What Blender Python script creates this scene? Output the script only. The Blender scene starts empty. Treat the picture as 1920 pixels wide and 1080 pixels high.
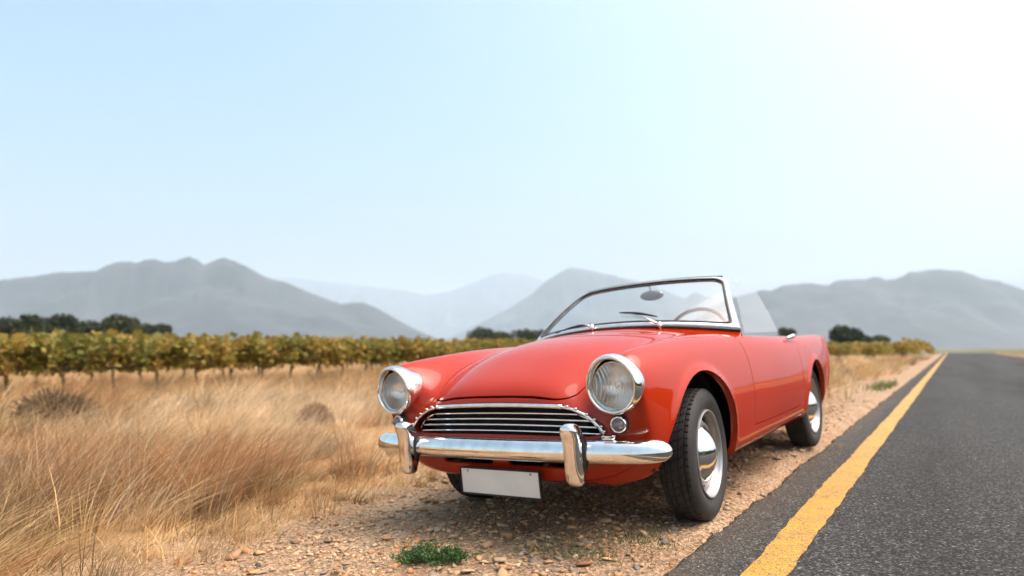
import bpy, bmesh, math
import numpy as np
from mathutils import Vector, Matrix
from math import pi, sin, cos, radians

rng = np.random.default_rng(7)
scene = bpy.context.scene
C = scene.collection

# ------------------------------------------------------------------ camera, sky, sun, exposure
F_PX = 1249.31
cam_d = bpy.data.cameras.new('camera')
cam = bpy.data.objects.new('camera', cam_d)
C.objects.link(cam)
scene.camera = cam
cam_d.sensor_width = 36.0
cam_d.lens = 36.0 * F_PX / 1920.0
cam_d.clip_start = 0.05
cam_d.clip_end = 40000.0
CAM_Z = 0.745
cam.location = (0, 0, CAM_Z)
cam.rotation_euler = (radians(90 + 5.0773), 0, radians(33.3359))
cam_d.dof.use_dof = True
cam_d.dof.focus_distance = 2.62
cam_d.dof.aperture_fstop = 1.5

SUN_EL, SUN_AZ = radians(62), radians(-60.0)      # azimuth: left of the road's direction (+Y)
world = bpy.data.worlds.new('World')
scene.world = world
world.use_nodes = True
wn = world.node_tree
wn.nodes.clear()
sky = wn.nodes.new('ShaderNodeTexSky')
sky.sky_type = 'NISHITA'
sky.sun_disc = False
sky.sun_elevation = SUN_EL
sky.sun_rotation = -SUN_AZ
sky.altitude = 100
sky.air_density = 1.0
sky.dust_density = 10.0
sky.ozone_density = 1.5
hs = wn.nodes.new('ShaderNodeHueSaturation')
hs.inputs['Hue'].default_value = 0.468
hs.inputs['Saturation'].default_value = 1.15
bg = wn.nodes.new('ShaderNodeBackground')
bg.inputs['Strength'].default_value = 0.15
wo = wn.nodes.new('ShaderNodeOutputWorld')
wn.links.new(sky.outputs[0], hs.inputs['Color'])
wn.links.new(hs.outputs[0], bg.inputs['Color'])
wn.links.new(bg.outputs[0], wo.inputs['Surface'])

sun_d = bpy.data.lights.new('sun', 'SUN')
sun_d.energy = 1.1
sun_d.angle = radians(60)
sun_d.color = (1.0, 0.93, 0.82)
sun = bpy.data.objects.new('sun', sun_d)
C.objects.link(sun)
sdir = Vector((-sin(SUN_AZ) * cos(SUN_EL), cos(SUN_AZ) * cos(SUN_EL), sin(SUN_EL)))
sun.rotation_euler = sdir.to_track_quat('Z', 'Y').to_euler()

scene.view_settings.view_transform = 'Standard'
scene.view_settings.look = 'None'
scene.view_settings.exposure = 1.2
scene.view_settings.gamma = 1.0
scene.view_settings.use_curve_mapping = False
scene.render.engine = 'CYCLES'
scene.cycles.use_denoising = True
scene.cycles.max_bounces = 8
scene.cycles.transparent_max_bounces = 16
scene.cycles.volume_bounces = 2
scene.cycles.caustics_reflective = False
scene.cycles.caustics_refractive = False

# ------------------------------------------------------------------ helpers
def tag(o, label=None, cat=None, group=None, kind=None):
    if label: o['label'] = label
    if cat: o['category'] = cat
    if group: o['group'] = group
    if kind: o['kind'] = kind
    return o

def link(o, parent=None):
    C.objects.link(o)
    if parent is not None:
        o.parent = parent
    return o

def empty(name, loc=(0, 0, 0), rot=(0, 0, 0), parent=None):
    o = bpy.data.objects.new(name, None)
    o.empty_display_size = 0.1
    o.location = loc
    o.rotation_euler = rot
    return link(o, parent)

def mesh_np(name, verts, faces, mats, smooth=False, col=None, parent=None, uv=None, normals=None, mat_idx=None):
    """verts (n,3); faces list of index lists or (m,k) array."""
    me = bpy.data.meshes.new(name)
    verts = np.asarray(verts, np.float32)
    if isinstance(faces, np.ndarray):
        m, k = faces.shape
        me.vertices.add(len(verts)); me.vertices.foreach_set('co', verts.ravel())
        me.loops.add(m * k); me.loops.foreach_set('vertex_index', faces.astype(np.int32).ravel())
        me.polygons.add(m)
        me.polygons.foreach_set('loop_start', np.arange(0, m * k, k, dtype=np.int32))
        me.update(calc_edges=True)
    else:
        me.from_pydata(verts.tolist(), [], faces)
    me.validate(verbose=False)
    if smooth:
        me.polygons.foreach_set('use_smooth', np.ones(len(me.polygons), bool))
    if col is not None:
        a = me.color_attributes.new('Col', 'FLOAT_COLOR', 'POINT')
        c4 = np.ones((len(verts), 4), np.float32); c4[:, :3] = col
        a.data.foreach_set('color', c4.ravel())
    for m_ in (mats if isinstance(mats, (list, tuple)) else [mats]):
        me.materials.append(m_)
    if mat_idx is not None:
        me.polygons.foreach_set('material_index', np.asarray(mat_idx, np.int32))
    if normals is not None:
        me.normals_split_custom_set_from_vertices(np.asarray(normals, np.float32).tolist())
    me.update()
    o = bpy.data.objects.new(name, me)
    return link(o, parent)

def copy_obj(o, parent=None, recursive=True):
    c = o.copy()
    C.objects.link(c)
    c.parent = parent
    if recursive:
        for ch in list(o.children):
            copy_obj(ch, c)
    return c

def vnoise(x, y, seed=0):
    """smooth 2D value noise in 0..1"""
    x = np.asarray(x, float); y = np.asarray(y, float)
    xi = np.floor(x).astype(np.int64); yi = np.floor(y).astype(np.int64)
    fx = x - xi; fy = y - yi
    fx = fx * fx * (3 - 2 * fx); fy = fy * fy * (3 - 2 * fy)
    def h(a, b):
        n = (a * 374761393 + b * 668265263 + seed * 982451653) & 0x7fffffff
        n = ((n ^ (n >> 13)) * 1274126177) & 0x7fffffff
        return ((n ^ (n >> 16)) & 0xffff) / 65535.0
    return (h(xi, yi) * (1 - fx) + h(xi + 1, yi) * fx) * (1 - fy) + (h(xi, yi + 1) * (1 - fx) + h(xi + 1, yi + 1) * fx) * fy

def fbm(x, y, seed=0, oct=4):
    s = 0; a = 0.5; t = 0
    for k in range(oct):
        s = s + a * vnoise(x * 2 ** k, y * 2 ** k, seed + k); t += a; a *= 0.5
    return s / t

def sm(a, b, x):
    t = np.clip((np.asarray(x, float) - a) / (b - a), 0, 1)
    return t * t * (3 - 2 * t)

# ---------- materials
def new_mat(name):
    m = bpy.data.materials.new(name); m.use_nodes = True
    nt = m.node_tree
    b = nt.nodes['Principled BSDF']
    return m, nt, b

def N(nt, typ, **kw):
    n = nt.nodes.new(typ)
    for k, v in kw.items():
        if k in ('operation', 'blend_type', 'data_type', 'feature', 'attribute_name', 'noise_dimensions', 'distance'):
            setattr(n, k, v)
        else:
            n.inputs[k].default_value = v
    return n

def ramp(nt, stops, src):
    r = nt.nodes.new('ShaderNodeValToRGB')
    el = r.color_ramp.elements
    while len(el) < len(stops): el.new(0.5)
    for e, (p, c) in zip(el, stops):
        e.position = p; e.color = (*c, 1) if len(c) == 3 else c
    nt.links.new(src, r.inputs[0])
    return r.outputs[0]

def pos(nt, obj=False):
    if obj:
        return nt.nodes.new('ShaderNodeTexCoord').outputs['Object']
    return nt.nodes.new('ShaderNodeNewGeometry').outputs['Position']

def noise(nt, vec, scale, detail=4, rough=0.55):
    n = nt.nodes.new('ShaderNodeTexNoise')
    n.inputs['Scale'].default_value = scale; n.inputs['Detail'].default_value = detail
    n.inputs['Roughness'].default_value = rough
    nt.links.new(vec, n.inputs['Vector'])
    return n.outputs['Fac']

def voro(nt, vec, scale, out='Distance', feature='F1'):
    n = nt.nodes.new('ShaderNodeTexVoronoi'); n.feature = feature
    n.inputs['Scale'].default_value = scale
    nt.links.new(vec, n.inputs['Vector'])
    return n.outputs[out]

def mix(nt, fac, a, b, mode='MIX'):
    m = nt.nodes.new('ShaderNodeMix'); m.data_type = 'RGBA'; m.blend_type = mode
    for s, v in ((m.inputs[0], fac), (m.inputs[6], a), (m.inputs[7], b)):
        if isinstance(v, (int, float)): s.default_value = v
        elif isinstance(v, tuple): s.default_value = (*v, 1)
        else: nt.links.new(v, s)
    return m.outputs[2]

def bump(nt, height, strength, dist, b):
    n = nt.nodes.new('ShaderNodeBump')
    n.inputs['Strength'].default_value = strength; n.inputs['Distance'].default_value = dist
    nt.links.new(height, n.inputs['Height'])
    nt.links.new(n.outputs[0], b.inputs['Normal'])

def simple(name, col, rough=0.5, metal=0.0, var=0.0, scale=20, bumpd=0.0, coat=0.0, obj=True):
    m, nt, b = new_mat(name)
    b.inputs['Roughness'].default_value = rough
    b.inputs['Metallic'].default_value = metal
    b.inputs['Coat Weight'].default_value = coat
    b.inputs['Coat Roughness'].default_value = 0.04
    p = pos(nt, obj)
    n = noise(nt, p, scale)
    lo = tuple(max(0, c * (1 - var)) for c in col); hi = tuple(min(1, c * (1 + var)) for c in col)
    nt.links.new(ramp(nt, [(0.3, lo), (0.7, hi)], n), b.inputs['Base Color'])
    if bumpd: bump(nt, n, 0.5, bumpd, b)
    return m

# paint
M = {}
m, nt, b = new_mat('red_paint')
p = pos(nt, True)
nt.links.new(ramp(nt, [(0.3, (0.330, 0.0215, 0.0048)), (0.7, (0.368, 0.0260, 0.0062))], noise(nt, p, 1.7, 3)), b.inputs['Base Color'])
rr = nt.nodes.new('ShaderNodeMapRange'); rr.inputs['To Min'].default_value = 0.30; rr.inputs['To Max'].default_value = 0.42
nt.links.new(noise(nt, p, 9, 5), rr.inputs['Value']); nt.links.new(rr.outputs[0], b.inputs['Roughness'])
b.inputs['Coat Weight'].default_value = 0.75
b.inputs['Specular IOR Level'].default_value = 0.0
rr = nt.nodes.new('ShaderNodeMapRange'); rr.inputs['To Min'].default_value = 0.012; rr.inputs['To Max'].default_value = 0.05
nt.links.new(noise(nt, p, 5, 6, 0.7), rr.inputs['Value']); nt.links.new(rr.outputs[0], b.inputs['Coat Roughness'])
bump(nt, noise(nt, p, 3.5, 2), 0.25, 0.004, b)
M['paint'] = m
# chrome with faint pitting and smears
m, nt, b = new_mat('chrome')
p = pos(nt, True)
b.inputs['Metallic'].default_value = 1.0
nt.links.new(ramp(nt, [(0.35, (0.74, 0.73, 0.71)), (0.6, (0.86, 0.86, 0.85))], noise(nt, p, 14, 5)), b.inputs['Base Color'])
rr = nt.nodes.new('ShaderNodeMapRange'); rr.inputs['From Min'].default_value = 0.45; rr.inputs['From Max'].default_value = 0.75
rr.inputs['To Min'].default_value = 0.04; rr.inputs['To Max'].default_value = 0.22
nt.links.new(noise(nt, p, 26, 6, 0.7), rr.inputs['Value']); nt.links.new(rr.outputs[0], b.inputs['Roughness'])
bump(nt, noise(nt, p, 18, 2), 0.25, 0.0015, b)
M['chrome'] = m
M['black'] = simple('black_rubber', (0.014, 0.0135, 0.013), 0.6, var=0.3, scale=30)
M['dark'] = simple('blackout_black', (0.008, 0.008, 0.008), 0.9)  # near-black that stands in for shade inside the nose
M['well'] = simple('underseal', (0.012, 0.011, 0.010), 0.95, var=0.4, scale=8)
M['silver'] = simple('silver_wheel_paint', (0.36, 0.36, 0.355), 0.33, 0.6, var=0.12, scale=12)
M['plate'] = simple('plate_white', (0.78, 0.775, 0.74), 0.45, var=0.06, scale=6)
M['leather'] = simple('black_leather', (0.02, 0.018, 0.017), 0.5, var=0.2, scale=40, bumpd=0.002)
M['wheelrim'] = simple('steering_wheel_grey', (0.045, 0.047, 0.046), 0.35, var=0.1)
M['mirrorback'] = simple('mirror_back_grey', (0.16, 0.165, 0.165), 0.3, 0.4, var=0.05)
M['redlens'] = simple('red_lens', (0.35, 0.01, 0.008), 0.12, coat=1.0)
M['trim'] = simple('windscreen_trim', (0.74, 0.74, 0.72), 0.25, 0.75, var=0.04)
# tyre
m, nt, b = new_mat('tyre_rubber')
p = pos(nt, True)
nt.links.new(ramp(nt, [(0.35, (0.013, 0.0125, 0.012)), (0.75, (0.034, 0.030, 0.026))], noise(nt, p, 11, 6, 0.7)), b.inputs['Base Color'])
b.inputs['Roughness'].default_value = 0.72
bump(nt, noise(nt, p, 90, 3), 0.3, 0.001, b)
M['tyre'] = m
# glass: thin clear pane with diffuse white mixed in
def glass_mat(name, tint, milky, gloss_r=0.0, milky_col=(0.8, 0.82, 0.82), back=0.6):
    m = bpy.data.materials.new(name); m.use_nodes = True
    nt = m.node_tree; nt.nodes.clear()
    out = nt.nodes.new('ShaderNodeOutputMaterial')
    tr = nt.nodes.new('ShaderNodeBsdfTransparent'); tr.inputs[0].default_value = (*tint, 1)
    gl = nt.nodes.new('ShaderNodeBsdfGlossy'); gl.inputs['Roughness'].default_value = gloss_r
    df = nt.nodes.new('ShaderNodeBsdfDiffuse'); df.inputs[0].default_value = (*milky_col, 1)
    fr = nt.nodes.new('ShaderNodeFresnel'); fr.inputs[0].default_value = 1.5
    tl = nt.nodes.new('ShaderNodeBsdfTranslucent'); tl.inputs[0].default_value = (*milky_col, 1)
    dd = nt.nodes.new('ShaderNodeMixShader'); dd.inputs[0].default_value = back
    nt.links.new(df.outputs[0], dd.inputs[1]); nt.links.new(tl.outputs[0], dd.inputs[2])
    m1 = nt.nodes.new('ShaderNodeMixShader'); m2 = nt.nodes.new('ShaderNodeMixShader')
    p = pos(nt, True)
    rr = nt.nodes.new('ShaderNodeMapRange'); rr.inputs['To Min'].default_value = milky * 0.7; rr.inputs['To Max'].default_value = milky * 1.3
    nt.links.new(noise(nt, p, 4, 5), rr.inputs['Value'])
    nt.links.new(rr.outputs[0], m1.inputs[0])
    nt.links.new(tr.outputs[0], m1.inputs[1]); nt.links.new(dd.outputs[0], m1.inputs[2])
    nt.links.new(fr.outputs[0], m2.inputs[0])
    nt.links.new(m1.outputs[0], m2.inputs[1]); nt.links.new(gl.outputs[0], m2.inputs[2])
    nt.links.new(m2.outputs[0], out.inputs['Surface'])
    return m
M['glass'] = glass_mat('windscreen_glass', (0.93, 0.95, 0.945), 0.10)
M['sideglass'] = glass_mat('side_glass', (0.90, 0.93, 0.93), 0.30)  # strong diffuse white paints in the bright sky mirrored by the pane
M['lens'] = glass_mat('lens_glass', (0.95, 0.95, 0.93), 0.12, 0.03)
M['clearlens'] = glass_mat('lamp_glass', (0.8, 0.8, 0.78), 0.6, 0.05, (0.62, 0.61, 0.58))
# attribute-coloured plant materials
def plant_mat(name, rough=0.7, transl=0.3, mult=(1, 1, 1)):
    m = bpy.data.materials.new(name); m.use_nodes = True
    nt = m.node_tree; nt.nodes.clear()
    out = nt.nodes.new('ShaderNodeOutputMaterial')
    at = nt.nodes.new('ShaderNodeAttribute'); at.attribute_name = 'Col'
    df = nt.nodes.new('ShaderNodeBsdfPrincipled'); df.inputs['Roughness'].default_value = rough
    df.inputs['Specular IOR Level'].default_value = 0.25
    tl = nt.nodes.new('ShaderNodeBsdfTranslucent')
    mx = nt.nodes.new('ShaderNodeMixShader'); mx.inputs[0].default_value = transl
    nt.links.new(at.outputs['Color'], df.inputs['Base Color']); nt.links.new(at.outputs['Color'], tl.inputs[0])
    nt.links.new(df.outputs[0], mx.inputs[1]); nt.links.new(tl.outputs[0], mx.inputs[2])
    nt.links.new(mx.outputs[0], out.inputs['Surface'])
    return m
M['grass'] = plant_mat('dry_grass', 0.75, 0.3)
M['leaf'] = plant_mat('leaf', 0.6, 0.35)
M['treeleaf'] = plant_mat('tree_leaf', 0.7, 0.2)
M['bark'] = simple('bark', (0.055, 0.042, 0.032), 0.9, var=0.4, scale=12, bumpd=0.01)
M['stone'] = plant_mat('stone', 0.85, 0.0)
# stone: attribute colour times grain
nt = M['stone'].node_tree
at = [n for n in nt.nodes if n.type == 'ATTRIBUTE'][0]; pb = [n for n in nt.nodes if n.type == 'BSDF_PRINCIPLED'][0]
oi = nt.nodes.new('ShaderNodeObjectInfo')
g = ramp(nt, [(0.25, (0.62, 0.58, 0.55)), (0.75, (1.15, 1.15, 1.15))], noise(nt, pos(nt, False), 60, 5, 0.65))
mm = mix(nt, 1.0, at.outputs['Color'], g, 'MULTIPLY')
g2 = ramp(nt, [(0.0, (0.62, 0.62, 0.66)), (0.12, (0.80, 0.78, 0.76)), (0.16, (1.10, 0.97, 0.80)), (0.6, (1.0, 0.92, 0.80)), (0.88, (1.12, 0.86, 0.66)), (1.0, (1.35, 1.25, 1.10))], oi.outputs['Random'])
mm = mix(nt, 1.0, mm, g2, 'MULTIPLY')
nt.links.new(mm, pb.inputs['Base Color'])
bump(nt, noise(nt, pos(nt, False), 110, 4), 0.5, 0.004, pb)

# ------------------------------------------------------------------ terrain
ROAD_L, ROAD_R = -0.845, 4.35
def road_z(Y):
    Y = np.asarray(Y, float)
    return -np.where(Y > 105, (Y - 105) ** 2 * 0.0011, 0.0).clip(0, 9)

def terrain(X, Y):
    X = np.asarray(X, float); Y = np.asarray(Y, float)
    # shoulder under the car: follows the plane of the four tyre contacts
    gy = -0.018 + 0.0262 * np.clip(Y - 3.1, -0.9, 2.6)
    gy = gy * (1 - sm(7.0, 14.0, Y)) - 0.03 * sm(7, 14, Y)
    zl = gy + 0.0562 * (X + 0.94)
    d = np.clip(-2.55 - X, 0, None)
    drop = 0.25 * sm(0, 3.5, d)
    zl = np.where(X < -2.55, gy + 0.0562 * (-2.55 + 0.94) - drop, zl)
    far = sm(5, 14, d)
    zl = zl * (1 - far) - 0.34 * far
    edge = sm(-0.95, -0.80, X)
    zl = zl * (1 - edge) + (-0.045) * edge
    near = (X > -3.2) & (X < -0.8)
    zl = zl + np.where(near, (fbm(X * 5, Y * 5, 3, 3) - 0.5) * 0.028 * (1 - sm(-1.0, -0.84, X)), 0)
    zl = zl + (fbm(X * 0.9, Y * 0.9, 11, 3) - 0.5) * 0.10 * sm(-2.6, -4.0, X) * (X < -2.55)
    zr = np.where(X > ROAD_R, -0.05 - 0.25 * sm(0.2, 3.5, X - ROAD_R), -0.045)
    z = np.where(X > -0.80, zr, zl)
    rz = road_z(Y)
    return z + rz * (1 - 0.6 * sm(6, 60, np.abs(X - 1.7)))

def axis(dense0, dense1, step, far, grow=1.18):
    a = list(np.arange(dense0, dense1 + 1e-6, step))
    s = step
    while a[-1] < far:
        s *= grow; a.append(a[-1] + s)
    s = step
    while a[0] > -far:
        s *= grow; a.insert(0, a[0] - s)
    return np.array(a)

ax = axis(-3.6, -0.6, 0.045, 9000); ay = axis(0.6, 9.0, 0.06, 9000)
XX, YY = np.meshgrid(ax, ay)
ZZ = terrain(XX, YY)
nx, ny = len(ax), len(ay)
idx = np.arange(nx * ny).reshape(ny, nx)
gf = np.stack([idx[:-1, :-1], idx[:-1, 1:], idx[1:, 1:], idx[1:, :-1]], -1).reshape(-1, 4)
m, nt, b = new_mat('ground_soil')
p = pos(nt)
sep = nt.nodes.new('ShaderNodeSeparateXYZ'); nt.links.new(p, sep.inputs[0])
n1 = noise(nt, p, 2.2, 6, 0.6); n2 = noise(nt, p, 55, 6, 0.7); v1 = voro(nt, p, 60, 'Color'); v2 = voro(nt, p, 150, 'Color')
soil = ramp(nt, [(0.25, (0.28, 0.18, 0.105)), (0.5, (0.37, 0.265, 0.17)), (0.75, (0.46, 0.355, 0.25))], n1)
grit = ramp(nt, [(0.2, (0.55, 0.52, 0.50)), (0.5, (0.95, 0.92, 0.88)), (0.8, (1.25, 1.2, 1.15))], v1)
grit2 = ramp(nt, [(0.2, (0.6, 0.58, 0.56)), (0.8, (1.25, 1.22, 1.18))], v2)
soil = mix(nt, 0.8, soil, grit, 'MULTIPLY'); soil = mix(nt, 0.7, soil, grit2, 'MULTIPLY')
dry = ramp(nt, [(0.3, (0.28, 0.165, 0.07)), (0.7, (0.48, 0.32, 0.16))], n2)
mr = nt.nodes.new('ShaderNodeMapRange'); mr.inputs['From Min'].default_value = -2.9; mr.inputs['From Max'].default_value = -2.3
ad = nt.nodes.new('ShaderNodeMath'); ad.operation = 'MULTIPLY_ADD'; nt.links.new(n1, ad.inputs[0]); ad.inputs[1].default_value = 0.8
nt.links.new(sep.outputs[0], ad.inputs[2]); nt.links.new(ad.outputs[0], mr.inputs['Value'])
c = mix(nt, mr.outputs[0], dry, soil)
# beyond the fields: dull olive farmland
mr2 = nt.nodes.new('ShaderNodeMapRange'); mr2.inputs['From Min'].default_value = 60; mr2.inputs['From Max'].default_value = 160
ln = nt.nodes.new('ShaderNodeVectorMath'); ln.operation = 'LENGTH'; nt.links.new(p, ln.inputs[0]); nt.links.new(ln.outputs['Value'], mr2.inputs['Value'])
c = mix(nt, mr2.outputs[0], c, ramp(nt, [(0.3, (0.075, 0.08, 0.032)), (0.7, (0.13, 0.115, 0.05))], noise(nt, p, 0.02, 4)))
nt.links.new(c, b.inputs['Base Color']); b.inputs['Roughness'].default_value = 0.95
b.inputs['Specular IOR Level'].default_value = 0.15
ad2 = nt.nodes.new('ShaderNodeMath'); ad2.operation = 'ADD'; nt.links.new(voro(nt, p, 60), ad2.inputs[0]); nt.links.new(n2, ad2.inputs[1])
bump(nt, ad2.outputs[0], 0.9, 0.012, b)
M['soil'] = m
ground = mesh_np('ground', np.stack([XX, YY, ZZ], -1).reshape(-1, 3), gf, m, smooth=True)
tag(ground, kind='structure')

# road: asphalt slab with a ragged left edge
ys = np.concatenate([np.arange(-8, 14, 0.05), np.arange(14, 40, 0.25), np.arange(40, 170, 1.0)])
m, nt, b = new_mat('asphalt')
p = pos(nt)
va = voro(nt, p, 130, 'Color'); vb = voro(nt, p, 210, 'Color'); vd = voro(nt, p, 130)
agg = ramp(nt, [(0.0, (0.016, 0.0165, 0.016)), (0.45, (0.031, 0.0325, 0.031)), (0.72, (0.062, 0.064, 0.060)), (0.93, (0.16, 0.163, 0.152)), (1.0, (0.40, 0.40, 0.37))], va)
agg2 = ramp(nt, [(0.2, (0.55, 0.55, 0.55)), (0.85, (1.3, 1.3, 1.28))], vb)
c = mix(nt, 0.85, agg, agg2, 'MULTIPLY')
mp = nt.nodes.new('ShaderNodeMapping'); mp.inputs['Scale'].default_value = (0.9, 0.10, 1); nt.links.new(p, mp.inputs['Vector'])
stain = ramp(nt, [(0.30, (0.48, 0.48, 0.47)), (0.5, (1.0, 1.0, 1.0)), (0.75, (1.35, 1.34, 1.30))], noise(nt, mp.outputs[0], 1.0, 5))
c = mix(nt, 0.8, c, stain, 'MULTIPLY')
sep = nt.nodes.new('ShaderNodeSeparateXYZ'); nt.links.new(p, sep.inputs[0])
# dust washed on to the outer strip
mr = nt.nodes.new('ShaderNodeMapRange'); mr.inputs['From Min'].default_value = -0.55; mr.inputs['From Max'].default_value = -0.9
mr.inputs['To Min'].default_value = 0.0; mr.inputs['To Max'].default_value = 0.42
nt.links.new(sep.outputs[0], mr.inputs['Value'])
mu = nt.nodes.new('ShaderNodeMath'); mu.operation = 'MULTIPLY'; nt.links.new(mr.outputs[0], mu.inputs[0]); nt.links.new(noise(nt, p, 7, 6, 0.7), mu.inputs[1])
c = mix(nt, mu.outputs[0], c, (0.22, 0.17, 0.12))
nt.links.new(c, b.inputs['Base Color']); b.inputs['Roughness'].default_value = 0.9
b.inputs['Specular IOR Level'].default_value = 0.12
bump(nt, vd, 0.8, 0.004, b)
M['asphalt'] = m
lx = ROAD_L + (fbm(ys * 3.1, ys * 0, 21, 4) - 0.5) * 0.04 + (vnoise(ys * 19, ys * 0, 5) - 0.5) * 0.03 + (vnoise(ys * 7, ys * 0, 15) - 0.5) * 0.02
V = []; Fq = []
xs_rel = np.array([0.0, 0.0, 0.03, 0.3, 1.2, 2.6])
for k, y in enumerate(ys):
    z = float(road_z(y))
    row = [(lx[k] - 0.012, y, z - 0.10), (lx[k], y, z - 0.012), (lx[k] + 0.03, y, z), (-0.3, y, z), (1.7, y, z), (ROAD_R - 0.03, y, z), (ROAD_R, y, z - 0.012), (ROAD_R + 0.01, y, z - 0.1)]
    V += row
nc = 8
ii = np.arange(len(ys) * nc).reshape(-1, nc)
Fq = np.stack([ii[:-1, :-1], ii[:-1, 1:], ii[1:, 1:], ii[1:, :-1]], -1).reshape(-1, 4)
road = mesh_np('road', V, Fq, m)
tag(road, kind='structure')
# yellow edge line
m, nt, b = new_mat('yellow_line_paint')
p = pos(nt)
pit = noise(nt, p, 150, 3, 0.6)
big = noise(nt, p, 5, 4, 0.6)
s = nt.nodes.new('ShaderNodeMath'); s.operation = 'MULTIPLY_ADD'; nt.links.new(big, s.inputs[0]); s.inputs[1].default_value = 0.22; nt.links.new(pit, s.inputs[2])
yel = ramp(nt, [(0.3, (0.40, 0.205, 0.009)), (0.7, (0.49, 0.265, 0.016))], noise(nt, p, 14, 5))
wear = ramp(nt, [(0.535, (0, 0, 0)), (0.575, (1, 1, 1))], s.outputs[0])
c = mix(nt, wear, (0.06, 0.052, 0.045), yel)
nt.links.new(c, b.inputs['Base Color']); b.inputs['Roughness'].default_value = 0.6
bump(nt, pit, 0.7, 0.004, b)
M['yellow'] = m
yl = ys[ys > -5]
j1 = (vnoise(yl * 26, yl * 0, 8) - 0.5) * 0.010 + (vnoise(yl * 2, yl * 0, 9) - 0.5) * 0.012
j2 = (vnoise(yl * 26, yl * 0, 12) - 0.5) * 0.010 + (vnoise(yl * 2, yl * 0, 13) - 0.5) * 0.012
V = []
for k, y in enumerate(yl):
    z = float(road_z(y)) + 0.004
    V += [(-0.615 + j1[k], y, z), (-0.482 + j2[k], y, z)]
ii = np.arange(len(yl) * 2).reshape(-1, 2)
mesh_np('edge_line', V, np.stack([ii[:-1, 0], ii[:-1, 1], ii[1:, 1], ii[1:, 0]], -1), m, parent=road)

# ------------------------------------------------------------------ mountains
def view_pt(px, py, depth):
    """a place `depth` metres off along the view axis, for laying out the far land"""
    p = radians(5.0773); a = radians(33.3359)
    dh = np.array([-sin(a), cos(a), 0]); rw = np.array([cos(a), sin(a), 0])
    d = cos(p) * dh + sin(p) * np.array([0, 0, 1.]); u = np.cross(rw, d)
    return np.array([0, 0, CAM_Z]) + depth * (d + (px - 960) / F_PX * rw - (py - 540) / F_PX * u)

m, nt, b = new_mat('mountain_rock')
p = pos(nt)
nt.links.new(ramp(nt, [(0.3, (0.022, 0.030, 0.031)), (0.55, (0.040, 0.048, 0.050)), (0.75, (0.075, 0.080, 0.084))], noise(nt, p, 0.004, 8, 0.65)), b.inputs['Base Color'])
b.inputs['Roughness'].default_value = 0.95
M['rock'] = m
RIDGES = {
 0: (4600, 1500, [(-420,600),(-260,560),(-120,540),(0,523),(30,520),(60,516),(100,509),(140,508),(170,507),(200,493),(220,489),(238,488),(245,492),(262,486),(280,484),(300,489),(320,489),(335,483),(348,478),(360,484),(378,495),(400,484),(415,482),(430,486),(455,497),(480,511),(505,522),(530,528),(560,540),(600,557),(640,570),(660,566),(680,567),(700,574),(740,597),(780,618),(830,640),(900,652)]),
 1: (9200, 2300, [(820,645),(900,605),(960,575),(1000,548),(1030,522),(1068,500),(1090,503),(1120,508),(1170,520),(1215,531),(1250,545),(1285,560),(1297,552),(1303,548),(1312,549),(1325,556),(1345,557),(1380,556),(1450,560),(1540,600),(1600,640)]),
 2: (15500, 3200, [(300,560),(480,522),(520,518),(560,522),(600,526),(680,535),(760,545),(800,552),(830,548),(860,540),(900,524),(920,515),(940,510),(980,512),(1010,522),(1040,534),(1120,560),(1250,600),(1500,590),(1700,540),(1800,515),(1850,517),(1900,524),(1960,532),(2060,560),(2200,600)]),
 3: (4800, 1500, [(1240,648),(1290,610),(1340,574),(1380,557),(1418,546),(1435,543),(1450,544),(1470,535),(1500,531),(1525,530),(1560,534),(1572,525),(1600,523),(1630,522),(1645,518),(1660,520),(1668,524),(1690,520),(1715,508),(1725,509),(1750,504),(1780,504),(1810,506),(1835,515),(1850,522),(1880,526),(1905,535),(1920,540),(1980,560),(2060,585),(2200,610),(2400,640)]),
}
for rk, (D, foot, pts) in RIDGES.items():
    pts = np.array(pts, float)
    n = 420
    px = np.linspace(pts[0, 0], pts[-1, 0], n)
    py = np.interp(px, pts[:, 0], pts[:, 1])
    hgt = np.array([view_pt(a, c, D)[2] for a, c in zip(px, py)])
    base = np.array([view_pt(a, 651, D) for a in px])
    amp = np.clip((651 - py) / 160, 0, 1)
    crag = (fbm(px * 0.11, px * 0, 31 + rk, 4) - 0.5) * 14 * amp * D / 4600
    ker = np.exp(-.5 * (np.arange(-60, 61) / 22.0) ** 2); ker /= ker.sum()
    hsm = np.convolve(np.pad(hgt, 60, mode='edge'), ker, 'valid')
    out = base[:, :2] / np.linalg.norm(base[:, :2], axis=1)[:, None]
    rows = []
    ts = np.concatenate([np.linspace(-1, 0, 26), np.linspace(0, 1, 8)[1:]])
    for t in ts:
        dist = t * foot if t < 0 else t * foot * 0.6
        xy = base[:, :2] + out * dist
        fall = (1 - abs(t)) ** 1.15
        nz = 1 - np.abs(2 * fbm(xy[:, 0] / 900 + xy[:, 1] / 2600, xy[:, 1] / 900 - xy[:, 0] / 2600, 50 + rk, 5) - 1) * 2.2
        wsm = min(1, abs(t) * 5)
        z = (hgt * (1 - wsm) + np.minimum(hsm, hgt + 40) * wsm + crag * max(0, 1 - abs(t) * 9)) * fall * (1 - .42 * (1 - np.clip(nz, 0, 1)) * np.minimum(abs(t) * 4, 1) * (1 - abs(t) ** 3))
        rows.append(np.concatenate([xy, (z - 12 * abs(t))[:, None]], 1))
    Vm = np.concatenate(rows)
    ii = np.arange(len(ts) * n).reshape(-1, n)
    fm = np.stack([ii[:-1, :-1], ii[:-1, 1:], ii[1:, 1:], ii[1:, :-1]], -1).reshape(-1, 4)
    tag(mesh_np('mountain', Vm, fm, M['rock'], smooth=True), kind='structure')

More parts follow.
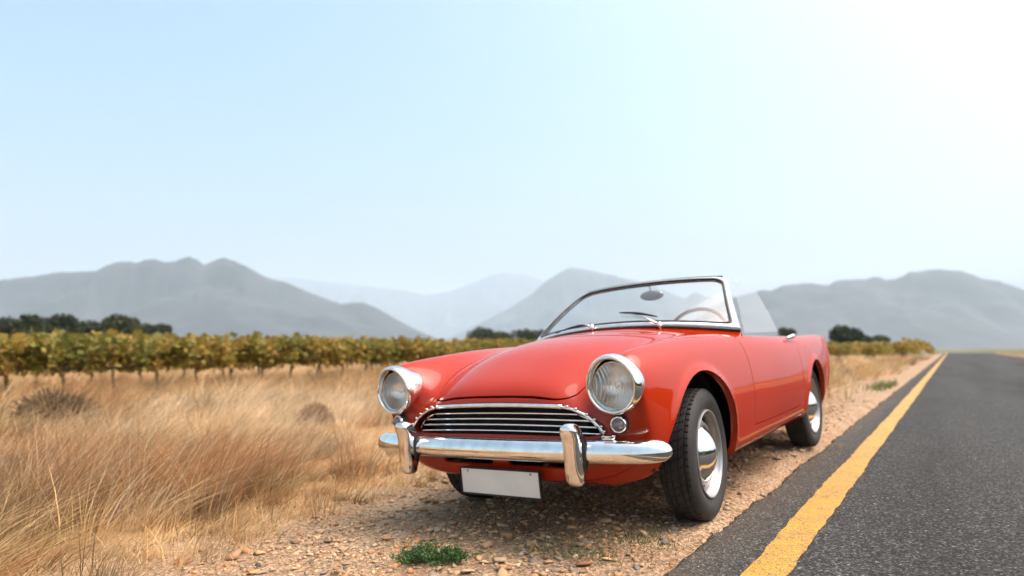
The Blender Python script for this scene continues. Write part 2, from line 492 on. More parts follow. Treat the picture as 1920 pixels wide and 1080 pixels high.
# haze
hz_top = 1850.0
m = bpy.data.materials.new('haze'); m.use_nodes = True
nt = m.node_tree; nt.nodes.clear()
vo = nt.nodes.new('ShaderNodeVolumePrincipled')
vo.inputs['Color'].default_value = (0.72, 0.88, 1.0, 1)
vo.inputs['Density'].default_value = 0.00008
vo.inputs['Anisotropy'].default_value = 0.1
oo = nt.nodes.new('ShaderNodeOutputMaterial')
nt.links.new(vo.outputs[0], oo.inputs['Volume'])
hw = 18500
Vh = [(x, y, z) for x in (-hw, hw) for y in (-hw, hw) for z in (-60, hz_top)]
Fh = [[0, 1, 3, 2], [4, 6, 7, 5], [0, 4, 5, 1], [2, 3, 7, 6], [0, 2, 6, 4], [1, 5, 7, 3]]
tag(mesh_np('haze', Vh, Fh, m), kind='stuff')
#HAZE_END

# ------------------------------------------------------------------ the car
RC = Matrix(((-0.04622057, 0.99729345, -0.05717894, -1.61517727),
             (-0.99855032, -0.04770785, -0.02492447, 3.10145379),
             (-0.02758490, 0.05594403, 0.99805277, -0.80147816 + CAM_Z),
             (0, 0, 0, 1)))
car = empty('convertible_car')
car.matrix_world = RC
tag(car, 'red vintage open-top convertible with chrome bumper parked on the gravel shoulder', 'car')

# ---- body as one smooth tensor surface: rings from the tail to the grille opening
Z0 = [0, .2, .38, .47, .58, .655, .71, .735, .728, .705, .665, .47, 0]
RINGS = []
def ring(x, yz):
    RINGS.append([(x if len(q) == 2 else q[0],) + tuple(q[-2:]) for q in yz])
ring(-3.02, [(0, .56), (.03, .56), (.06, .56), (.08, .56), (.10, .56), (.10, .55), (.10, .54), (.10, .53), (.10, .52), (.08, .515), (.06, .51), (.03, .51), (0, .51)])
ring(-3.06, [(0, .69), (.2, .69), (.36, .692), (.45, .70), (.53, .735), (.572, .74), (.59, .69), (.598, .58), (.588, .46), (.57, .385), (.52, .335), (.38, .315), (0, .315)])
ring(-3.00, [(0, .715), (.2, .715), (.375, .72), (.465, .735), (.565, .772), (.612, .772), (.635, .71), (.645, .58), (.632, .455), (.612, .36), (.565, .31), (.41, .285), (0, .285)])
ring(-2.80, [(0, .75), (.2, .749), (.38, .75), (.47, .76), (.575, .788), (.636, .784), (.672, .715), (.686, .575), (.675, .44), (.655, .335), (.61, .28), (.44, .25), (0, .25)])
ring(-2.50, [(0, .78), (.2, .777), (.38, .773), (.47, .777), (.585, .791), (.655, .784), (.70, .712), (.715, .57), (.707, .43), (.688, .325), (.645, .265), (.46, .225), (0, .225)])
ring(-2.15, [(0, .80), (.2, .797), (.38, .787), (.47, .785), (.592, .791), (.667, .782), (.715, .71), (.732, .57), (.726, .43), (.708, .325), (.667, .26), (.47, .215), (0, .215)])
ring(-1.75, [(0, .815), (.2, .812), (.38, .80), (.48, .797), (.60, .795), (.676, .783), (.722, .71), (.741, .57), (.738, .43), (.722, .335), (.68, .255), (.48, .20), (0, .20)])
ring(-1.30, [(0, .835), (.2, .832), (.40, .818), (.50, .812), (.61, .803), (.680, .790), (.725, .715), (.745, .57), (.742, .43), (.726, .335), (.68, .245), (.48, .20), (0, .20)])
ring(-0.90, [(0, .865), (.2, .859), (.42, .840), (.52, .827), (.615, .815), (.680, .800), (.722, .72), (.742, .57), (.738, .43), (.722, .335), (.68, .24), (.48, .20), (0, .20)])
ring(-0.55, [(0, .893), (.22, .884), (.42, .858), (.52, .840), (.61, .826), (.675, .808), (.718, .725), (.740, .57), (.735, .43), (.72, .33), (.68, .235), (.48, .20), (0, .20)])
ring(-0.25, [(0, .880), (.22, .869), (.42, .836), (.51, .824), (.60, .827), (.668, .806), (.712, .73), (.738, .57), (.733, .43), (.715, .325), (.675, .23), (.48, .20), (0, .20)])
ring(0.05, [(0, .854), (.22, .842), (.40, .804), (.49, .796), (.592, .820), (.662, .800), (.708, .73), (.736, .57), (.731, .43), (.712, .325), (.67, .235), (.48, .20), (0, .20)])
ring(0.30, [(0, .806), (.22, .795), (.375, .752), (.465, .750), (.586, .799), (.658, .786), (.705, .72), (.730, .57), (.724, .43), (.702, .325), (.66, .24), (.46, .205), (0, .205)])
ring(0.47, [(0, .742), (.22, .733), (.36, .697), (.452, .695), (.583, .780), (.655, .770), (.702, .705), (.720, .57), (.714, .43), (.692, .33), (.645, .25), (.44, .215), (0, .215)])
ring(0.60, [(.615, 0, .675), (.612, .22, .667), (.60, .35, .635), (.58, .448, .632), (.648, .582, .750), (.648, .660, .730), (.638, .697, .66), (.612, .702, .55), (.575, .692, .42), (.555, .668, .352), (.540, .60, .300), (.56, .40, .245), (.57, 0, .24)])
ring(0.66, [(.672, 0, .628), (.668, .22, .622), (.65, .36, .592), (.622, .462, .582), (.664, .572, .66), (.664, .635, .655), (.656, .668, .60), (.636, .674, .53), (.615, .660, .43), (.595, .635, .358), (.585, .56, .306), (.606, .38, .256), (.616, 0, .25)])
ring(0.69, [(.692, 0, .592), (.687, .22, .587), (.67, .37, .562), (.650, .462, .538), (.650, .530, .535), (.652, .578, .53), (.653, .598, .50), (.652, .60, .46), (.645, .585, .41), (.628, .555, .345), (.622, .48, .305), (.636, .3, .285), (.642, 0, .28)])
ring(0.68, [(.690, 0, .572), (.684, .22, .568), (.668, .37, .552), (.658, .442, .527), (.655, .486, .504), (.655, .513, .480), (.655, .524, .461), (.656, .515, .446), (.661, .46, .436), (.668, .36, .431), (.674, .25, .429), (.678, .12, .429), (.680, 0, .429)])
ring(0.65, [(.650, 0, .566), (.644, .22, .562), (.628, .367, .546), (.618, .438, .522), (.615, .480, .500), (.615, .507, .478), (.615, .517, .461), (.616, .508, .449), (.621, .455, .440), (.628, .357, .436), (.634, .248, .434), (.638, .12, .434), (.640, 0, .434)])
NET0 = np.array(RINGS, float)

def extend(Pn):
    top = Pn.copy()[:, 1]; top[:, 1] *= -1
    bot = Pn.copy()[:, -2]; bot[:, 1] *= -1
    Q = np.concatenate([top[:, None], Pn, bot[:, None]], 1)
    return np.concatenate([2 * Q[:1] - Q[1:2], Q, 2 * Q[-1:] - Q[-2:-1]], 0)

def basis(n, per):
    """rows of a uniform cubic B-spline over n knots (n+2 controls)"""
    t = np.linspace(0, n - 1, (n - 1) * per + 1)
    B = np.zeros((len(t), n + 2))
    i = np.minimum(t.astype(int), n - 2); u = t - i
    w = np.stack([(1 - u) ** 3, 3 * u ** 3 - 6 * u ** 2 + 4, -3 * u ** 3 + 3 * u ** 2 + 3 * u + 1, u ** 3], 1) / 6
    for k in range(4):
        B[np.arange(len(t)), i + k] += w[:, k]
    return B
net = NET0.copy()
nr, ncol = net.shape[:2]
K_R, K_C = basis(nr, 1), basis(ncol, 1)
for it in range(3):
    lim = np.einsum('ai,ijk,bj->abk', K_R, extend(net), K_C)
    dlt = (NET0 - lim) * 0.75
    dlt[:, 0, 1] = 0; dlt[:, -1, 1] = 0
    net = net + dlt
PER_R, PER_C = 14, 10
SURF = np.einsum('ai,ijk,bj->abk', basis(nr, PER_R), extend(net), basis(ncol, PER_C))
SURF[:, 0, 1] = 0; SURF[:, -1, 1] = 0
# wheel arches: centre x, centre z, radius (x), radius (z)
ARCH = [(0.105, 0.285, 0.405, 0.378), (-2.12, 0.30, 0.325, 0.318)]
def arch_f(x, z, a):
    cx, cz, rx, rz = a
    dx = (x - cx) / rx
    dz = np.where(z > cz, (z - cz) / rz, 0.0)
    r = np.sqrt(dx * dx + dz * dz)
    return (r - 1) * (rx + rz) / 2
for a in ARCH:
    fz = arch_f(SURF[..., 0], SURF[..., 2], a)
    w = np.exp(-(np.clip(fz, 0, None) / 0.024) ** 2) * sm(0.52, 0.62, SURF[..., 1]) * sm(0.53, 0.43, SURF[..., 0]) * (np.abs(SURF[..., 0] - a[0]) < 0.6)
    SURF[..., 1] += 0.013 * w
# mirror into a full shell
half = SURF
full = np.concatenate([half[:, ::-1] * np.array([1, -1, 1]), half[:, 1:]], 1)    # y from -  (bottom .. top .. bottom)
nu, nv = full.shape[:2]
du = np.gradient(full, axis=0); dv = np.gradient(full, axis=1)
nrm = np.cross(dv, du)
nrm /= np.linalg.norm(nrm, axis=-1, keepdims=True) + 1e-12
if (nrm[nu // 2, nv // 2, 2] < 0): nrm = -nrm

bm = bmesh.new()
nl = bm.verts.layers.float_vector.new('nrm')
bv = []
for pco, pn in zip(full.reshape(-1, 3), nrm.reshape(-1, 3)):
    v = bm.verts.new(pco); v[nl] = Vector(pn); bv.append(v)
for i in range(nu - 1):
    for j in range(nv - 1):
        a0 = i * nv + j
        bm.faces.new((bv[a0], bv[a0 + nv], bv[a0 + nv + 1], bv[a0 + 1]))
bm.verts.index_update()

def chaikin(pts, n=3):
    p = np.array(pts, float)
    for _ in range(n):
        q = np.roll(p, -1, 0)
        p = np.stack([0.75 * p + 0.25 * q, 0.25 * p + 0.75 * q], 1).reshape(-1, 2)
    return p

def sdf_poly(pts, X, Y):
    p = np.asarray(pts, float)
    d = np.full(X.shape, 1e9); inside = np.zeros(X.shape, bool)
    for a, b_ in zip(p, np.roll(p, -1, 0)):
        ex, ey = b_ - a
        wx, wy = X - a[0], Y - a[1]
        t = np.clip((wx * ex + wy * ey) / (ex * ex + ey * ey + 1e-12), 0, 1)
        d = np.minimum(d, (wx - ex * t) ** 2 + (wy - ey * t) ** 2)
        c = ((a[1] > Y) != (b_[1] > Y)) & (X < (b_[0] - a[0]) * (Y - a[1]) / (b_[1] - a[1] + 1e-12) + a[0])
        inside ^= c
    return np.sqrt(d) * np.where(inside, -1, 1)

DOOR = chaikin([(-.545, .95), (-.548, .82), (-.582, .72), (-.603, .56), (-.607, .42), (-.600, .37), (-.598, .343), (-.62, .339), (-.66, .339), (-.9, .338), (-1.62, .343), (-1.67, .345), (-1.695, .36), (-1.70, .40), (-1.69, .58), (-1.715, .78), (-1.72, .95)], 2)
BONNET = [(.687, 0), (.685, .15), (.678, .27), (.668, .325), (.645, .365), (.60, .395), (.45, .425), (.25, .448), (0, .468), (-.25, .492), (-.40, .51), (-.425, .49), (-.41, .40), (-.375, .2), (-.365, 0)]
BONNET = np.array(BONNET + [(x, -y) for x, y in BONNET[1:-1][::-1]])
BONNET = chaikin(BONNET, 1)
BOOT = chaikin([(-2.15, -.42), (-2.95, -.38), (-2.95, .38), (-2.15, .42)], 3)
COCK = chaikin([(-.80, -.60), (-.86, -.62), (-1.62, -.62), (-1.76, -.60), (-1.78, -.45), (-1.78, .45), (-1.76, .60), (-1.62, .62), (-.86, .62), (-.80, .60), (-.70, .45), (-.64, 0), (-.70, -.45)], 1)
def f_arch(k):
    return lambda x, y, z: np.maximum(np.maximum(arch_f(x, z, ARCH[k]), 0.44 - np.abs(y)), np.abs(x - ARCH[k][0]) - 0.6)
def f_cock(x, y, z): return np.maximum(sdf_poly(COCK, x, y), 0.60 - z)
def f_door(x, y, z): return np.maximum(sdf_poly(DOOR, x, z), 0.628 - np.abs(y))
def f_bonnet(x, y, z): return np.maximum(sdf_poly(BONNET, x, y), 0.50 - z)
def f_boot(x, y, z): return np.maximum(sdf_poly(BOOT, x, y), 0.60 - z)
def f_lamp(x, y, z): return np.maximum(np.hypot(np.abs(y) - .592, z - .642) - .086, .52 - x)
def f_slot(x, y, z):
    q1 = np.maximum(np.abs(np.abs(y) - 0.19) - 0.135, 0); q2 = np.maximum(np.abs(z - 0.332) - 0.012, 0)
    return np.maximum(np.sqrt(q1 ** 2 + q2 ** 2) - 0.014, 0.5 - x)
GAP = 0.0028
CUTS = [(f_arch(0), 0), (f_arch(1), 0), (f_cock, 0), (f_slot, 0), (f_lamp, 0), (f_door, -GAP), (f_door, GAP), (f_bonnet, -GAP), (f_bonnet, GAP), (f_boot, -GAP), (f_boot, GAP)]
def clip(bm, f, lvl):
    bm.verts.ensure_lookup_table(); bm.verts.index_update()
    co = np.array([v.co[:] for v in bm.verts])
    val = f(co[:, 0], co[:, 1], co[:, 2]) - lvl
    es = [e for e in bm.edges if val[e.verts[0].index] * val[e.verts[1].index] < 0]
    newv = []
    for e in es:
        a, c = e.verts
        va, vc = val[a.index], val[c.index]
        t = float(np.clip(va / (va - vc), 0.02, 0.98))
        na, ncn = a[nl].copy(), c[nl].copy()
        _, nvv = bmesh.utils.edge_split(e, a, t)
        nvv[nl] = (na.lerp(ncn, t)).normalized()
        newv.append(nvv)
    bmesh.ops.connect_verts(bm, verts=newv, check_degenerate=False)
for f, lv in CUTS: clip(bm, f, lv)
bm.verts.ensure_lookup_table(); bm.verts.index_update(); bm.faces.ensure_lookup_table()
BCO = np.array([v.co[:] for v in bm.verts]); BNO = np.array([v[nl][:] for v in bm.verts])
BF = [[v.index for v in fc.verts] for fc in bm.faces]
cen = np.array([BCO[q].mean(0) for q in BF])
bm.free()
cx_, cy_, cz_ = cen.T
kill = np.zeros(len(BF), bool)
for f in (f_arch(0), f_arch(1), f_cock, f_slot, f_lamp): kill |= f(cx_, cy_, cz_) < 0
fd, fb, ft_ = f_door(cx_, cy_, cz_), f_bonnet(cx_, cy_, cz_), f_boot(cx_, cy_, cz_)
for q in (fd, fb, ft_): kill |= np.abs(q) < GAP * 0.9
region = np.zeros(len(BF), int)
region[(fd < 0) & (cy_ > 0)] = 1; region[(fd < 0) & (cy_ < 0)] = 2; region[fb < 0] = 3; region[ft_ < 0] = 4
region[kill] = -1

def panel(name, reg, parent, depth=0.016, mat=None):
    fs = [BF[i] for i in np.nonzero(region == reg)[0]]
    used = sorted({i for q in fs for i in q}); mp_ = {g: k for k, g in enumerate(used)}
    V = BCO[used]; Nn = BNO[used]
    fs = [[mp_[i] for i in q] for q in fs]
    # returned edges: every free border turns inward
    cnt = {}
    for q in fs:
        for a, c in zip(q, q[1:] + q[:1]):
            k = (min(a, c), max(a, c))
            cnt.setdefault(k, []).append((a, c))
    V = V.tolist(); Nl = Nn.tolist()
    newf = []
    bvn = {}
    for k, l in cnt.items():
        if len(l) != 1: continue
        a, c = l[0]
        if V[a][0] < -3.0: continue
        d = V[c][0] - V[a][0], V[c][1] - V[a][1], V[c][2] - V[a][2]
        na = Nn[a]; t = np.cross(d, na); ln_ = np.linalg.norm(t)
        if ln_ < 1e-12: continue
        t = t / ln_
        for q in (a, c):
            bvn.setdefault(q, np.zeros(3)); bvn[q] = bvn[q] + t
        newf.append((a, c))
    top, bot = {}, {}
    for q, t in bvn.items():
        t = t / (np.linalg.norm(t) + 1e-12)
        dirn = -Nn[q]
        onarch = min(abs(arch_f(np.array(V[q][0]), np.array(V[q][2]), a_)) for a_ in ARCH) < 0.004 and abs(V[q][1]) > 0.5
        dd = depth
        if onarch:
            dirn = np.array([0, -np.sign(V[q][1]), 0.0]); dd = 0.035
        top[q] = len(V); V.append(V[q]); Nl.append((t * 0.8 - dirn * 0.2).tolist())
        bot[q] = len(V); V.append((np.array(V[q]) + dirn * dd).tolist()); Nl.append(t.tolist())
    for a, c in newf:
        fs.append([top[c], top[a], bot[a], bot[c]])
    return mesh_np(name, V, fs, mat or M['paint'], smooth=True, parent=parent, normals=Nl)
body = panel('body', 0, car)
doorL = panel('door', 1, car); doorR = panel('door', 2, car)
panel('bonnet', 3, car); panel('boot_lid', 4, car)

# ---- generic builders in car space
def lathe(profile, n=48, axis='x', close=False, wob=None):
    """profile: list of (axial, radius); revolves about an axis; returns verts, faces"""
    V, Fc = [], []
    k = len(profile)
    for i in range(n):
        th = 2 * pi * i / n
        for (a, r) in profile:
            c_, s_ = cos(th) * r, sin(th) * r
            V.append((a, s_, c_) if axis == 'x' else ((s_, a, c_) if axis == 'y' else (c_, s_, a)))
    for i in range(n):
        for j in range(k - 1):
            p0, p1 = i * k + j, ((i + 1) % n) * k + j
            Fc.append([p0, p0 + 1, p1 + 1, p1])
    return np.array(V, float), Fc

def tube(path, r, n=10, up=(0, 0, 1), cap=True, sx=1.0, closed=False):
    """sweep an ellipse along a path; r may be per point"""
    P = np.array(path, float); k = len(P)
    rr_ = np.broadcast_to(np.asarray(r, float), (k,))
    T = np.gradient(P, axis=0) if not closed else (np.roll(P, -1, 0) - np.roll(P, 1, 0))
    T /= np.linalg.norm(T, axis=1)[:, None] + 1e-12
    V, Fc = [], []
    up = np.array(up, float)
    for i in range(k):
        s_ = np.cross(T[i], up); s_ /= np.linalg.norm(s_) + 1e-9
        w_ = np.cross(s_, T[i])
        for q in range(n):
            th = 2 * pi * q / n
            V.append(P[i] + rr_[i] * (cos(th) * s_ * sx + sin(th) * w_))
    for i in range(k if closed else k - 1):
        i2 = (i + 1) % k
        for q in range(n):
            q2 = (q + 1) % n
            Fc.append([i * n + q, i * n + q2, i2 * n + q2, i2 * n + q])
    if cap and not closed:
        Fc.append([q for q in range(n)][::-1]); Fc.append([(k - 1) * n + q for q in range(n)])
    return np.array(V), Fc

def loft(rings, cap=True):
    R_ = np.array(rings, float); k, n = R_.shape[:2]
    Fc = []
    for i in range(k - 1):
        for q in range(n):
            q2 = (q + 1) % n
            Fc.append([i * n + q, i * n + q2, (i + 1) * n + q2, (i + 1) * n + q])
    if cap:
        Fc.append(list(range(n))[::-1]); Fc.append([(k - 1) * n + q for q in range(n)])
    return R_.reshape(-1, 3), Fc

def join(parts):
    V, Fc, o = [], [], 0
    for v, f in parts:
        V.append(np.asarray(v, float)); Fc += [[i + o for i in q] for q in f]; o += len(v)
    return np.concatenate(V), Fc

def box(c, s, bev=0.0):
    x, y, z = c; a, b_, d = s[0] / 2, s[1] / 2, s[2] / 2
    V = [(x + i * a, y + j * b_, z + k * d) for i in (-1, 1) for j in (-1, 1) for k in (-1, 1)]
    return np.array(V), [[0, 1, 3, 2], [4, 6, 7, 5], [0, 4, 5, 1], [2, 3, 7, 6], [0, 2, 6, 4], [1, 5, 7, 3]]

def add(name, vf, mat, parent, smooth=True, bevel=0.0, auto=None):
    o = mesh_np(name, vf[0], vf[1], mat, smooth=smooth, parent=parent)
    bmx = bmesh.new(); bmx.from_mesh(o.data)
    bmesh.ops.recalc_face_normals(bmx, faces=bmx.faces)
    if bevel:
        bmesh.ops.bevel(bmx, geom=bmx.edges[:], offset=bevel, segments=2, affect='EDGES', profile=0.6)
    bmx.to_mesh(o.data); bmx.free()
    if smooth and auto:
        o.data.set_sharp_from_angle(angle=radians(auto))
    if bevel:
        o.data.polygons.foreach_set('use_smooth', np.ones(len(o.data.polygons), bool))
        o.data.set_sharp_from_angle(angle=radians(50))
    return o

# ---- inside of the shell: wheel wells, black boxes added to block light, cabin tub
for cx0, cz0, rx, rz in ARCH:
    for s in (1, -1):
        V, Fc = [], []
        ths = np.linspace(0.02, pi - 0.02, 26)
        for y in (0.66, 0.40):
            for th in ths:
                V.append((cx0 + (rx + .012) * cos(th), s * y, cz0 + (rz + .012) * sin(th)))
        k = len(ths)
        for i in range(k - 1): Fc.append([i, i + 1, k + i + 1, k + i])
        V.append((cx0, s * 0.40, cz0)); cc = len(V) - 1
        for i in range(k - 1): Fc.append([k + i, k + i + 1, cc])
        add('wheel_well', (V, Fc), M['well'], car)
add('nose_blackout', join([box((.42, 0, .47), (.36, .84, .20)), box((.46, 0, .35), (.24, .66, .07))]), M['dark'], car, smooth=False)  # solid black boxes added to stop light showing through grille and slots
tubv = [(-.70, -.60, .78), (-1.74, -.60, .78), (-1.74, .60, .78), (-.70, .60, .78), (-.70, -.58, .26), (-1.74, -.58, .26), (-1.74, .58, .26), (-.70, .58, .26)]
add('cabin_trim', (tubv, [[0, 1, 5, 4], [1, 2, 6, 5], [2, 3, 7, 6], [3, 0, 4, 7], [4, 5, 6, 7]]), M['leather'], car, smooth=False)
# dashboard
prof = [(-.68, .838), (-.80, .832), (-.86, .815), (-.88, .78), (-.87, .70), (-.84, .62)]
V = [(x, y, z) for y in (-.60, -.3, 0, .3, .60) for x, z in prof]
ii = np.arange(30).reshape(5, 6)
add('dashboard', (V, np.stack([ii[:-1, :-1], ii[:-1, 1:], ii[1:, 1:], ii[1:, :-1]], -1).reshape(-1, 4).tolist()), M['leather'], car)
for y in (.31, -.31):
    st = add('seat', box((-1.38, y, .38), (.46, .46, .16)), M['leather'], car, bevel=.05)
    bk = add('backrest', box((0, 0, 0), (.13, .46, .50)), M['leather'], st, bevel=.05)
    bk.location = (-1.62, y, .56); bk.rotation_euler = (0, radians(-14), 0)

# ---- windscreen
def WS(s, t):
    s = np.asarray(s, float); t = np.asarray(t, float)
    a = np.abs(s)
    bx, by, bz = -.455 - .225 * a ** 2.3, .675 * s, .903 - .058 * a ** 2
    tx, ty, tz = -1.00 - .085 * a ** 2.2, .497 * s, 1.188 - .016 * a ** 2.5
    bul = 4 * t * (1 - t) * 0.018
    return np.stack([bx + (tx - bx) * t + bul, by + (ty - by) * t, bz + (tz - bz) * t + bul * .8], -1)
def ws_n(s, t):
    e = 1e-3
    d1 = WS(s + e, t) - WS(s - e, t); d2 = WS(s, t + e) - WS(s, t - e)
    n_ = np.cross(d1, d2); n_ /= np.linalg.norm(n_, axis=-1, keepdims=True)
    return np.where(n_[..., :1] < 0, -n_, n_)
SW_, TW_ = 0.60, 0.62        # metres per unit of s and t
def rrect(s0, s1, t0, t1, rb, rt, per=10, side=14):
    a0, a1, b0, b1 = s0 * SW_, s1 * SW_, t0 * TW_, t1 * TW_
    pts = []
    def arc(cx, cy, r, th0):
        return [(cx + r * cos(th0 + q / per * pi / 2), cy + r * sin(th0 + q / per * pi / 2)) for q in range(per + 1)]
    def seg(p0, p1): return [(p0[0] + (p1[0] - p0[0]) * q / side, p0[1] + (p1[1] - p0[1]) * q / side) for q in range(1, side)]
    A = arc(a1 - rb, b0 + rb, rb, -pi / 2); B_ = arc(a1 - rt, b1 - rt, rt, 0); Cc = arc(a0 + rt, b1 - rt, rt, pi / 2); D_ = arc(a0 + rb, b0 + rb, rb, pi)
    pts = A + seg(A[-1], B_[0]) + B_ + seg(B_[-1], Cc[0]) + Cc + seg(Cc[-1], D_[0]) + D_ + seg(D_[-1], A[0])
    return np.array(pts) / np.array([SW_, TW_])
ws = empty('windscreen', parent=car)
inner = rrect(-.945, .945, .055, .945, .040, .080); outer = rrect(-1.0, 1.0, 0.0, 1.0, .004, .05)
def on(p2, off): return WS(p2[:, 0], p2[:, 1]) + ws_n(p2[:, 0], p2[:, 1]) * off
k = len(inner)
mid = (inner + outer) / 2
loops = [on(inner, -.012), on(inner, .006), on(mid, .014), on(outer, .004), on(outer, -.016)]
Vf = np.concatenate(loops); Ff = []
for L in range(5):
    L2 = (L + 1) % 5
    for i in range(k):
        i2 = (i + 1) % k
        Ff.append([L * k + i, L * k + i2, L2 * k + i2, L2 * k + i])
add('frame', (Vf, Ff), M['trim'], ws)
add('rubber_seal', tube(on(inner, .008), .0068, 8, up=(.7, .1, .7), closed=True), M['black'], ws)
sT = np.linspace(-.955, .955, 50)
add('rubber_seal', tube(WS(sT, sT * 0 + 1.015) + ws_n(sT, sT * 0 + 1.0) * .004, .0062, 8, up=(1, 0, 0)), M['black'], ws)
sB = np.linspace(-1.0, 1.0, 60)
add('rubber_seal', tube(WS(sB, sB * 0 - .012) + np.array([.006, 0, -.002]), .0078, 8, up=(0, 0, 1)), M['black'], ws)
topc = WS(sB, sB * 0 - .004) + np.array([.004, 0, 0])
botc = topc + np.stack([.030 + 0 * sB, .010 * sB, -.028 - .040 * np.abs(sB) ** 2], 1)
backc = topc + np.stack([-.05 + 0 * sB, 0 * sB, -.03 - .04 * np.abs(sB) ** 2], 1)
ii = np.arange(180).reshape(3, 60)
add('scuttle', (np.concatenate([botc, topc, backc]), np.stack([ii[:-1, :-1], ii[:-1, 1:], ii[1:, 1:], ii[1:, :-1]], -1).reshape(-1, 4).tolist()), M['paint'], car)
gs, gt = np.meshgrid(np.linspace(-.96, .96, 49), np.linspace(.06, .96, 19))
G1 = WS(gs, gt); n_ = ws_n(gs, gt)
Vg = np.concatenate([(G1).reshape(-1, 3)])
ii = np.arange(gs.size).reshape(gs.shape)
add('pane', (Vg, np.stack([ii[:-1, :-1], ii[:-1, 1:], ii[1:, 1:], ii[1:, :-1]], -1).reshape(-1, 4).tolist()), M['glass'], ws)

# raised door glass (left-hand door)
fbp, ftp, rtp, rbp = map(np.array, [(-.715, .682, .825), (-1.055, .535, 1.160), (-1.385, .582, 1.087), (-1.458, .672, .825)])
Vg = []
for u_ in np.linspace(0, 1, 13):
    for t_ in np.linspace(0, 1, 9):
        q = (fbp * (1 - t_) + ftp * t_) * (1 - u_) + (rbp * (1 - t_) + rtp * t_) * u_
        q = q + np.array([0, .004 * 4 * t_ * (1 - t_), 0]); Vg.append(q)
ii = np.arange(13 * 9).reshape(13, 9)
add('side_window', (Vg, np.stack([ii[:-1, :-1], ii[:-1, 1:], ii[1:, 1:], ii[1:, :-1]], -1).reshape(-1, 4).tolist()), M['sideglass'], car)

# mirror
mi = empty('rear_view_mirror', (-1.075, 0, 1.112), parent=car)
V, Fc = lathe([(-.016, .0), (-.016, .02), (-.014, .036), (-.006, .043), (.006, .044), (.016, .036), (.022, .02), (.024, .0)], 32, 'x')
V[:, 1] *= 1.85; V[:, 2] *= .78
add('mirror_shell', (V, Fc), M['mirrorback'], mi)
add('stem', tube([(.012, 0, .02), (.02, 0, .05), (.045, 0, .073)], [.005, .005, .007], 8, up=(0, 1, 0)), M['trim'], mi)

# steering wheel
sw = empty('steering_wheel', (-1.08, .275, .812), (0, radians(-24), 0), parent=car)
th = np.linspace(0, 2 * pi, 49)[:-1]
add('rim', tube([(0, .205 * cos(t_), .205 * sin(t_)) for t_ in th], .0125, 10, up=(1, 0, 0), closed=True), M['wheelrim'], sw)
sp = [tube([(0, 0, 0), (.0, .2 * cos(a_), .2 * sin(a_))], .008, 8, up=(1, 0, 0)) for a_ in (0.15, pi - 0.15, -pi / 2)]
add('spoke', join(sp), M['chrome'], sw)
add('hub', lathe([(.02, .0), (.02, .03), (0, .045), (-.3, .03), (-.3, 0)], 24), M['black'], sw)

# wipers
def wiper(sp, tp, s_tip, t_tip, sb0, tb0, sb1, tb1):
    w = empty('wiper', parent=car)
    piv = WS(sp, tp) + ws_n(np.array(sp), np.array(tp)) * .022 + np.array([.02, 0, -.01])
    a_ = WS(s_tip, t_tip) + ws_n(np.array(s_tip), np.array(t_tip)) * .022
    mid_ = (piv + a_) / 2 + np.array([.01, 0, .012])
    add('arm', join([tube([piv, mid_, a_], [.006, .0045, .0035], 8, up=(.5, .2, .8)), lathe([(0, 0)], 3) if False else tube([piv - np.array([.012, 0, .03]), piv + np.array([.004, 0, .012])], [.011, .010], 12, up=(0, 1, 0))]), M['chrome'], w)
    b0 = WS(sb0, tb0); b1 = WS(sb1, tb1)
    n0 = ws_n(np.array(s_tip), np.array(t_tip))
    pts = [b0 * (1 - q) + b1 * q + n0 * (.012 + .008 * sin(pi * q)) for q in np.linspace(0, 1, 9)]
    add('blade', tube(pts, [.003, .0055, .006, .0075, .0085, .0075, .006, .0055, .003], 6, up=(.5, .2, .8)), M['black'], w)
    return w
wiper(.44, .00, .16, .16, .02, .235, .40, .125)
wiper(-.16, .02, -.36, .065, -.62, .02, -.22, .075)

# ---- headlights
def headlight(s):
    h = empty('headlight', (0, s * .592, .642), parent=car)
    prof = [(.590, .098), (.630, .106), (.664, .1128), (.678, .1140), (.694, .1125), (.708, .1085), (.7155, .1040), (.7150, .0985), (.708, .0955), (.698, .094), (.688, .0925)]
    V, Fc = lathe(prof, 72)
    top = np.clip(V[:, 2] / .115, 0, 1) ** 1.6
    V[:, 2] += .009 * top * sm(.63, .68, V[:, 0])
    front = sm(.65, .712, V[:, 0])
    V[:, 0] += (.024 * top - .006 * np.clip(-V[:, 2] / .115, 0, 1)) * front
    add('bezel', (V, Fc), M['chrome'], h)
    V, Fc = lathe([(.684, .093), (.686, .0905), (.690, .088), (.686, .0862)], 64)
    add('retaining_ring', (V, Fc), M['chrome'], h)
    q = np.linspace(0, 1, 14)
    q2 = np.linspace(0, 1, 40)
    V, Fc = lathe([(.688 + .021 * (1 - r * r), .088 * r) for r in q2[::-1]], 120)
    V[:, 0] += .0022 * sm(.004, -.004, V[:, 2]) + .0006 * np.sin(V[:, 1] * 420)
    add('lens', (V, Fc), M['headlens'], h)
    V, Fc = lathe([(.688 - .062 * (1 - r * r), .0875 * r) for r in q[::-1]], 64)
    add('reflector', (V, Fc), M['reflector'], h)
    add('bulb_shield', lathe([(.660, .0), (.660, .012), (.655, .015), (.632, .012), (.630, 0)], 20), M['chrome'], h)
    return h
